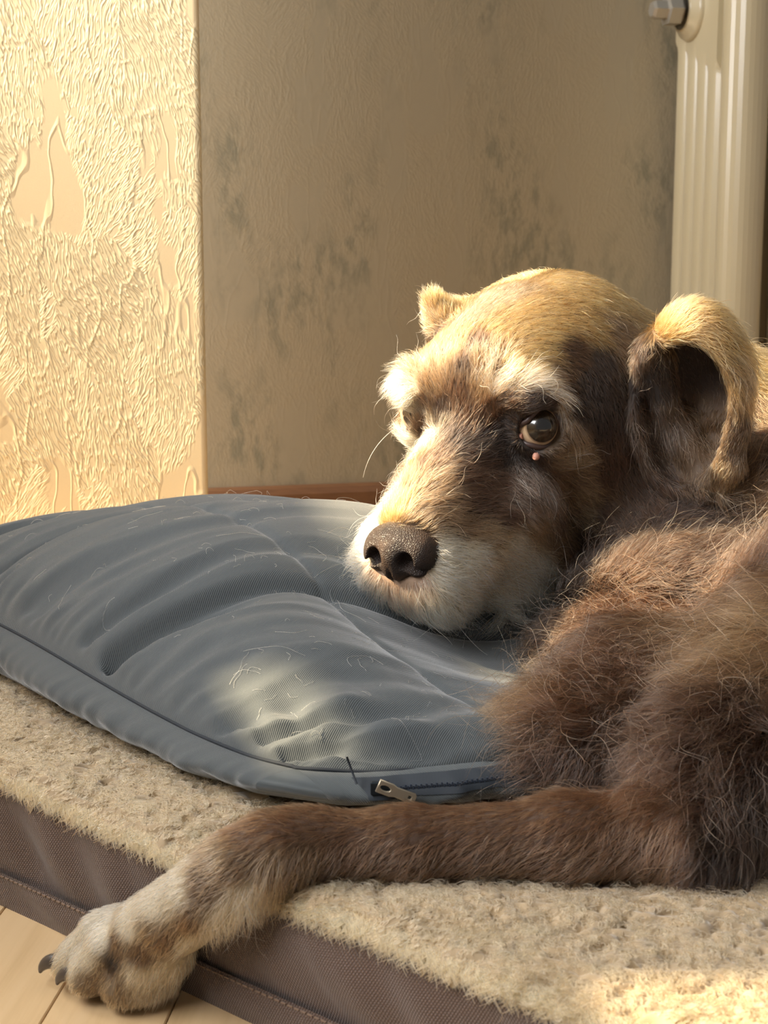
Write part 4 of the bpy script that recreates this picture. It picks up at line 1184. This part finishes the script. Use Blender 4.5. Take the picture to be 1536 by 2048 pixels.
# ------------------------------------------------------------------ fleece pile: short curly locks, and the fringe over the edge
def dog_dist(P):
    q = np.clip(((P - G.lo) / G.h).round().astype(int), 0, G.n - 1)
    return G.D[tuple(q.T)]
n_t = 34000
ft = T0 + (T1 - T0) * rng.random(n_t); fw_ = MW * rng.random(n_t) ** 1.9
# many more where the fleece lies open to view
p2 = mat_xy(ft, fw_)
X3 = np.concatenate([p2[:, :2], mat_top(ft, fw_)[:, None]], 1)
a_, b_ = wool(X3[:, 0], X3[:, 1])
X3[:, 2] += -.0058 * np.clip(-a_ - .08, 0, 1) * 2.0 + .0022 * a_ + .0012 * b_
uvp = (X3[:, :2] - PA[:2]) @ _M2.T
under = (uvp > .03).all(1) & (uvp < .97).all(1)
keep = ~under & (dog_dist(X3 + np.array([0, 0, .003])) > .001)
px = proj(X3); inside_ = (px[:, 0] > -80) & (px[:, 0] < 1620) & (px[:, 1] < 2140)
keep &= inside_ | (rng.random(n_t) < .25)
X3 = X3[keep]; a_ = a_[keep]
NS, KF = 5, 6
Pb = np.repeat(X3, NS, 0) + rng.normal(0, .0011, (len(X3) * NS, 3)) * np.array([1, 1, .2])
th = 1.2 + 2.6 * pn(X3[:, 0] * 22, X3[:, 1] * 26, 5.0) + rng.normal(0, .35, len(X3))
th = np.repeat(th, NS) + rng.normal(0, .25, len(Pb))
dirv = np.stack([np.cos(th), np.sin(th), np.zeros_like(th)], -1); sdv = np.stack([-np.sin(th), np.cos(th), np.zeros_like(th)], -1)
Lf = .0072 * np.clip(1 + rng.normal(0, .25, len(Pb)), .4, 1.7)
t = np.linspace(0, 1, KF)
ph = np.repeat(rng.random(len(X3)) * 6.28, NS)
cx = .34 * np.sin(ph[:, None] + t * 6.5) * t; cz = .55 * t - .50 * t ** 2 + .12 * np.cos(ph[:, None] + t * 6.5) * t
Xf = Pb[:, None] + Lf[:, None, None] * (dirv[:, None] * (t * .85)[None, :, None] + sdv[:, None] * cx[..., None] + np.array([0, 0, 1.0]) * (cz + .02)[..., None])
Rf = np.broadcast_to(.00024 * (1 - .6 * t), (len(Pb), KF))
cf = np.array([.35, .252, .14]) * np.clip(1 + rng.normal(0, .15, len(Pb)), .6, 1.4)[:, None]
cf = cf * (1 + .25 * np.repeat(np.clip(a_, -.6, .6), NS))[:, None]
Cf = np.broadcast_to(cf[:, None], (len(Pb), KF, 3))
M_WOOL = hair_mat('fleece_pile', .5, .6)
tag(curves('pile', Xf, Rf, Cf, M_WOOL, mat_root), kind='stuff')
# fringe
nfz = 15000
tf = T0 + (T1 - T0) * rng.random(nfz); wz = rng.random(nfz) ** 1.5 * .006
pf = mat_xy(tf, wz); pf[:, 2] = mat_top(tf, wz) - .0005
lump = .5 + .5 * pn(tf * 60, 0 * tf, 2.0) + .25 * pn(tf * 140, 0 * tf, 4.0)
Lz = (.0042 + .0042 * lump) * np.clip(1 + rng.normal(0, .25, nfz), .3, 1.6)
k1 = rng.normal(0, .35, nfz) + .6 * pn(tf * 35, 0 * tf, 8.0)
ph = rng.random(nfz) * 6.28 + tf * 90
fo = .55 * t + .05 * np.sin(ph[:, None] + 6 * t) * t
fd = .15 * t - .75 * t ** 2
fs = k1[:, None] * t * .9 + .35 * np.sin(ph[:, None] + t * 6) * t
Xz = pf[:, None] + Lz[:, None, None] * (EN[None, None] * fo[..., None] + EX[None, None] * fs[..., None] + np.array([0, 0, 1.0]) * fd[None, :, None])
cz_ = np.array([.50, .33, .16]) * np.clip(1 + rng.normal(0, .15, nfz), .6, 1.4)[:, None]  # warmer and brighter than the pile, sun glow put into the colour
ok = dog_dist(Xz[:, 2]) > .0
tag(curves('fringe', Xz[ok], np.broadcast_to(.00025 * (1 - .6 * t), (ok.sum(), KF)), np.broadcast_to(cz_[ok][:, None], (ok.sum(), KF, 3)), M_WOOL, mat_root), kind='stuff')

# ------------------------------------------------------------------ loose hairs shed on the cushion
def cush_surf(u, v):
    iu = np.interp(u, ua, np.arange(len(ua))); iv_ = np.interp(v, va, np.arange(len(va)))
    i0 = np.clip(iu.astype(int), 0, len(ua) - 2); j0 = np.clip(iv_.astype(int), 0, len(va) - 2)
    fu, fv = (iu - i0)[..., None], (iv_ - j0)[..., None]
    return (XT[i0, j0] * (1 - fu) * (1 - fv) + XT[i0 + 1, j0] * fu * (1 - fv) + XT[i0, j0 + 1] * (1 - fu) * fv + XT[i0 + 1, j0 + 1] * fu * fv)
ns, KS = 380, 9
us, vs = rng.random(ns) ** 1.3 * .9 + .03, rng.random(ns) * .8 + .05
Ls = np.where(rng.random(ns) < .12, .026, .007) * np.clip(1 + rng.normal(0, .4, ns), .3, 2.2)
an = rng.random(ns) * 6.28; cv = rng.normal(0, 1.6, ns)
U_, V_ = [us], [vs]
for k in range(KS - 1):
    a = an + cv * k / KS + .25 * np.sin(k * 1.3 + an * 5)
    U_.append(np.clip(U_[-1] + np.cos(a) * Ls / KS / PL1, .005, .995)); V_.append(np.clip(V_[-1] + np.sin(a) * Ls / KS / PL2, .005, .995))
Xs = cush_surf(np.stack(U_, 1), np.stack(V_, 1)); Xs[..., 2] += .0006
Xs[..., 2] += (np.abs(np.sin(np.linspace(0, 3.1, KS)))[None] * .003 * (rng.random(ns) ** 3)[:, None])
okh = (dog_dist(Xs.reshape(-1, 3)).reshape(ns, KS) > .002).all(1)
cs = np.array([.75, .70, .60]) * np.clip(1 + rng.normal(0, .2, ns), .4, 1.25)[:, None]
sh = curves('shed_hair', Xs[okh], np.full((okh.sum(), KS), .00008), np.broadcast_to(cs[okh][:, None], (okh.sum(), KS, 3)), M_HAIR)
tag(sh, 'fine pale shed hairs scattered over the slate grey cushion', 'hair', kind='stuff')

# ------------------------------------------------------------------ whiskers and single long hairs
def spline3(ps, n=14):
    P = np.array(ps, float); k = len(P); tt_ = np.linspace(0, k - 1, n)
    return np.stack([np.interp(tt_, range(k), P[:, i]) for i in range(P.shape[1])], -1) if k == 2 else np.stack([np.polyval(np.polyfit(range(k), P[:, i], min(3, k - 1)), tt_) for i in range(P.shape[1])], -1)
WH = []
for pts, dz in [([(792, 855), (755, 890), (735, 925), (726, 955)], -.004), ([(700, 1118), (665, 1112), (630, 1108), (608, 1107)], -.01), ([(700, 1125), (672, 1130), (645, 1143), (628, 1156)], -.01),
                ([(705, 1150), (685, 1160), (668, 1180), (660, 1200)], -.01), ([(930, 665), (955, 642), (985, 633), (1022, 641)], -.006), ([(960, 745), (945, 730), (935, 705), (938, 690)], -.01),
                ([(700, 1060), (685, 1055), (670, 1058), (655, 1066)], -.008), ([(1080, 770), (1105, 758), (1116, 772), (1098, 790)], -.012), ([(1180, 905), (1200, 900), (1212, 905), (1222, 908)], -.004),
                ([(1130, 920), (1160, 912), (1178, 908), (1190, 910)], -.008), ([(1120, 935), (1150, 938), (1172, 934), (1188, 928)], -.008), ([(835, 1215), (850, 1240), (880, 1265), (905, 1290)], -.004),
                ([(900, 1230), (925, 1262), (950, 1290), (975, 1310)], -.004), ([(800, 1215), (800, 1240), (805, 1262), (815, 1280)], -.004)]:
    p, n = cast(*pts[0])
    if p is None:
        loc, nn, ii, dd = bvh.find_nearest(Vector(at(pts[0][0], pts[0][1], .93))); p = np.array(loc)
    d0 = (p - C_O) @ C_F
    q = spline3([at(x, y, d0 + dz * k / 3) for k, (x, y) in enumerate(pts)])
    WH.append(q)
WH = np.array(WH)
cw = np.broadcast_to(np.array([.9, .86, .78]), WH.shape)
tag(curves('whiskers', WH, np.broadcast_to(.00019 * (1 - .6 * np.linspace(0, 1, 14)), WH.shape[:2]), cw, M_HAIR, dog_root), 'long white whiskers', kind='stuff')
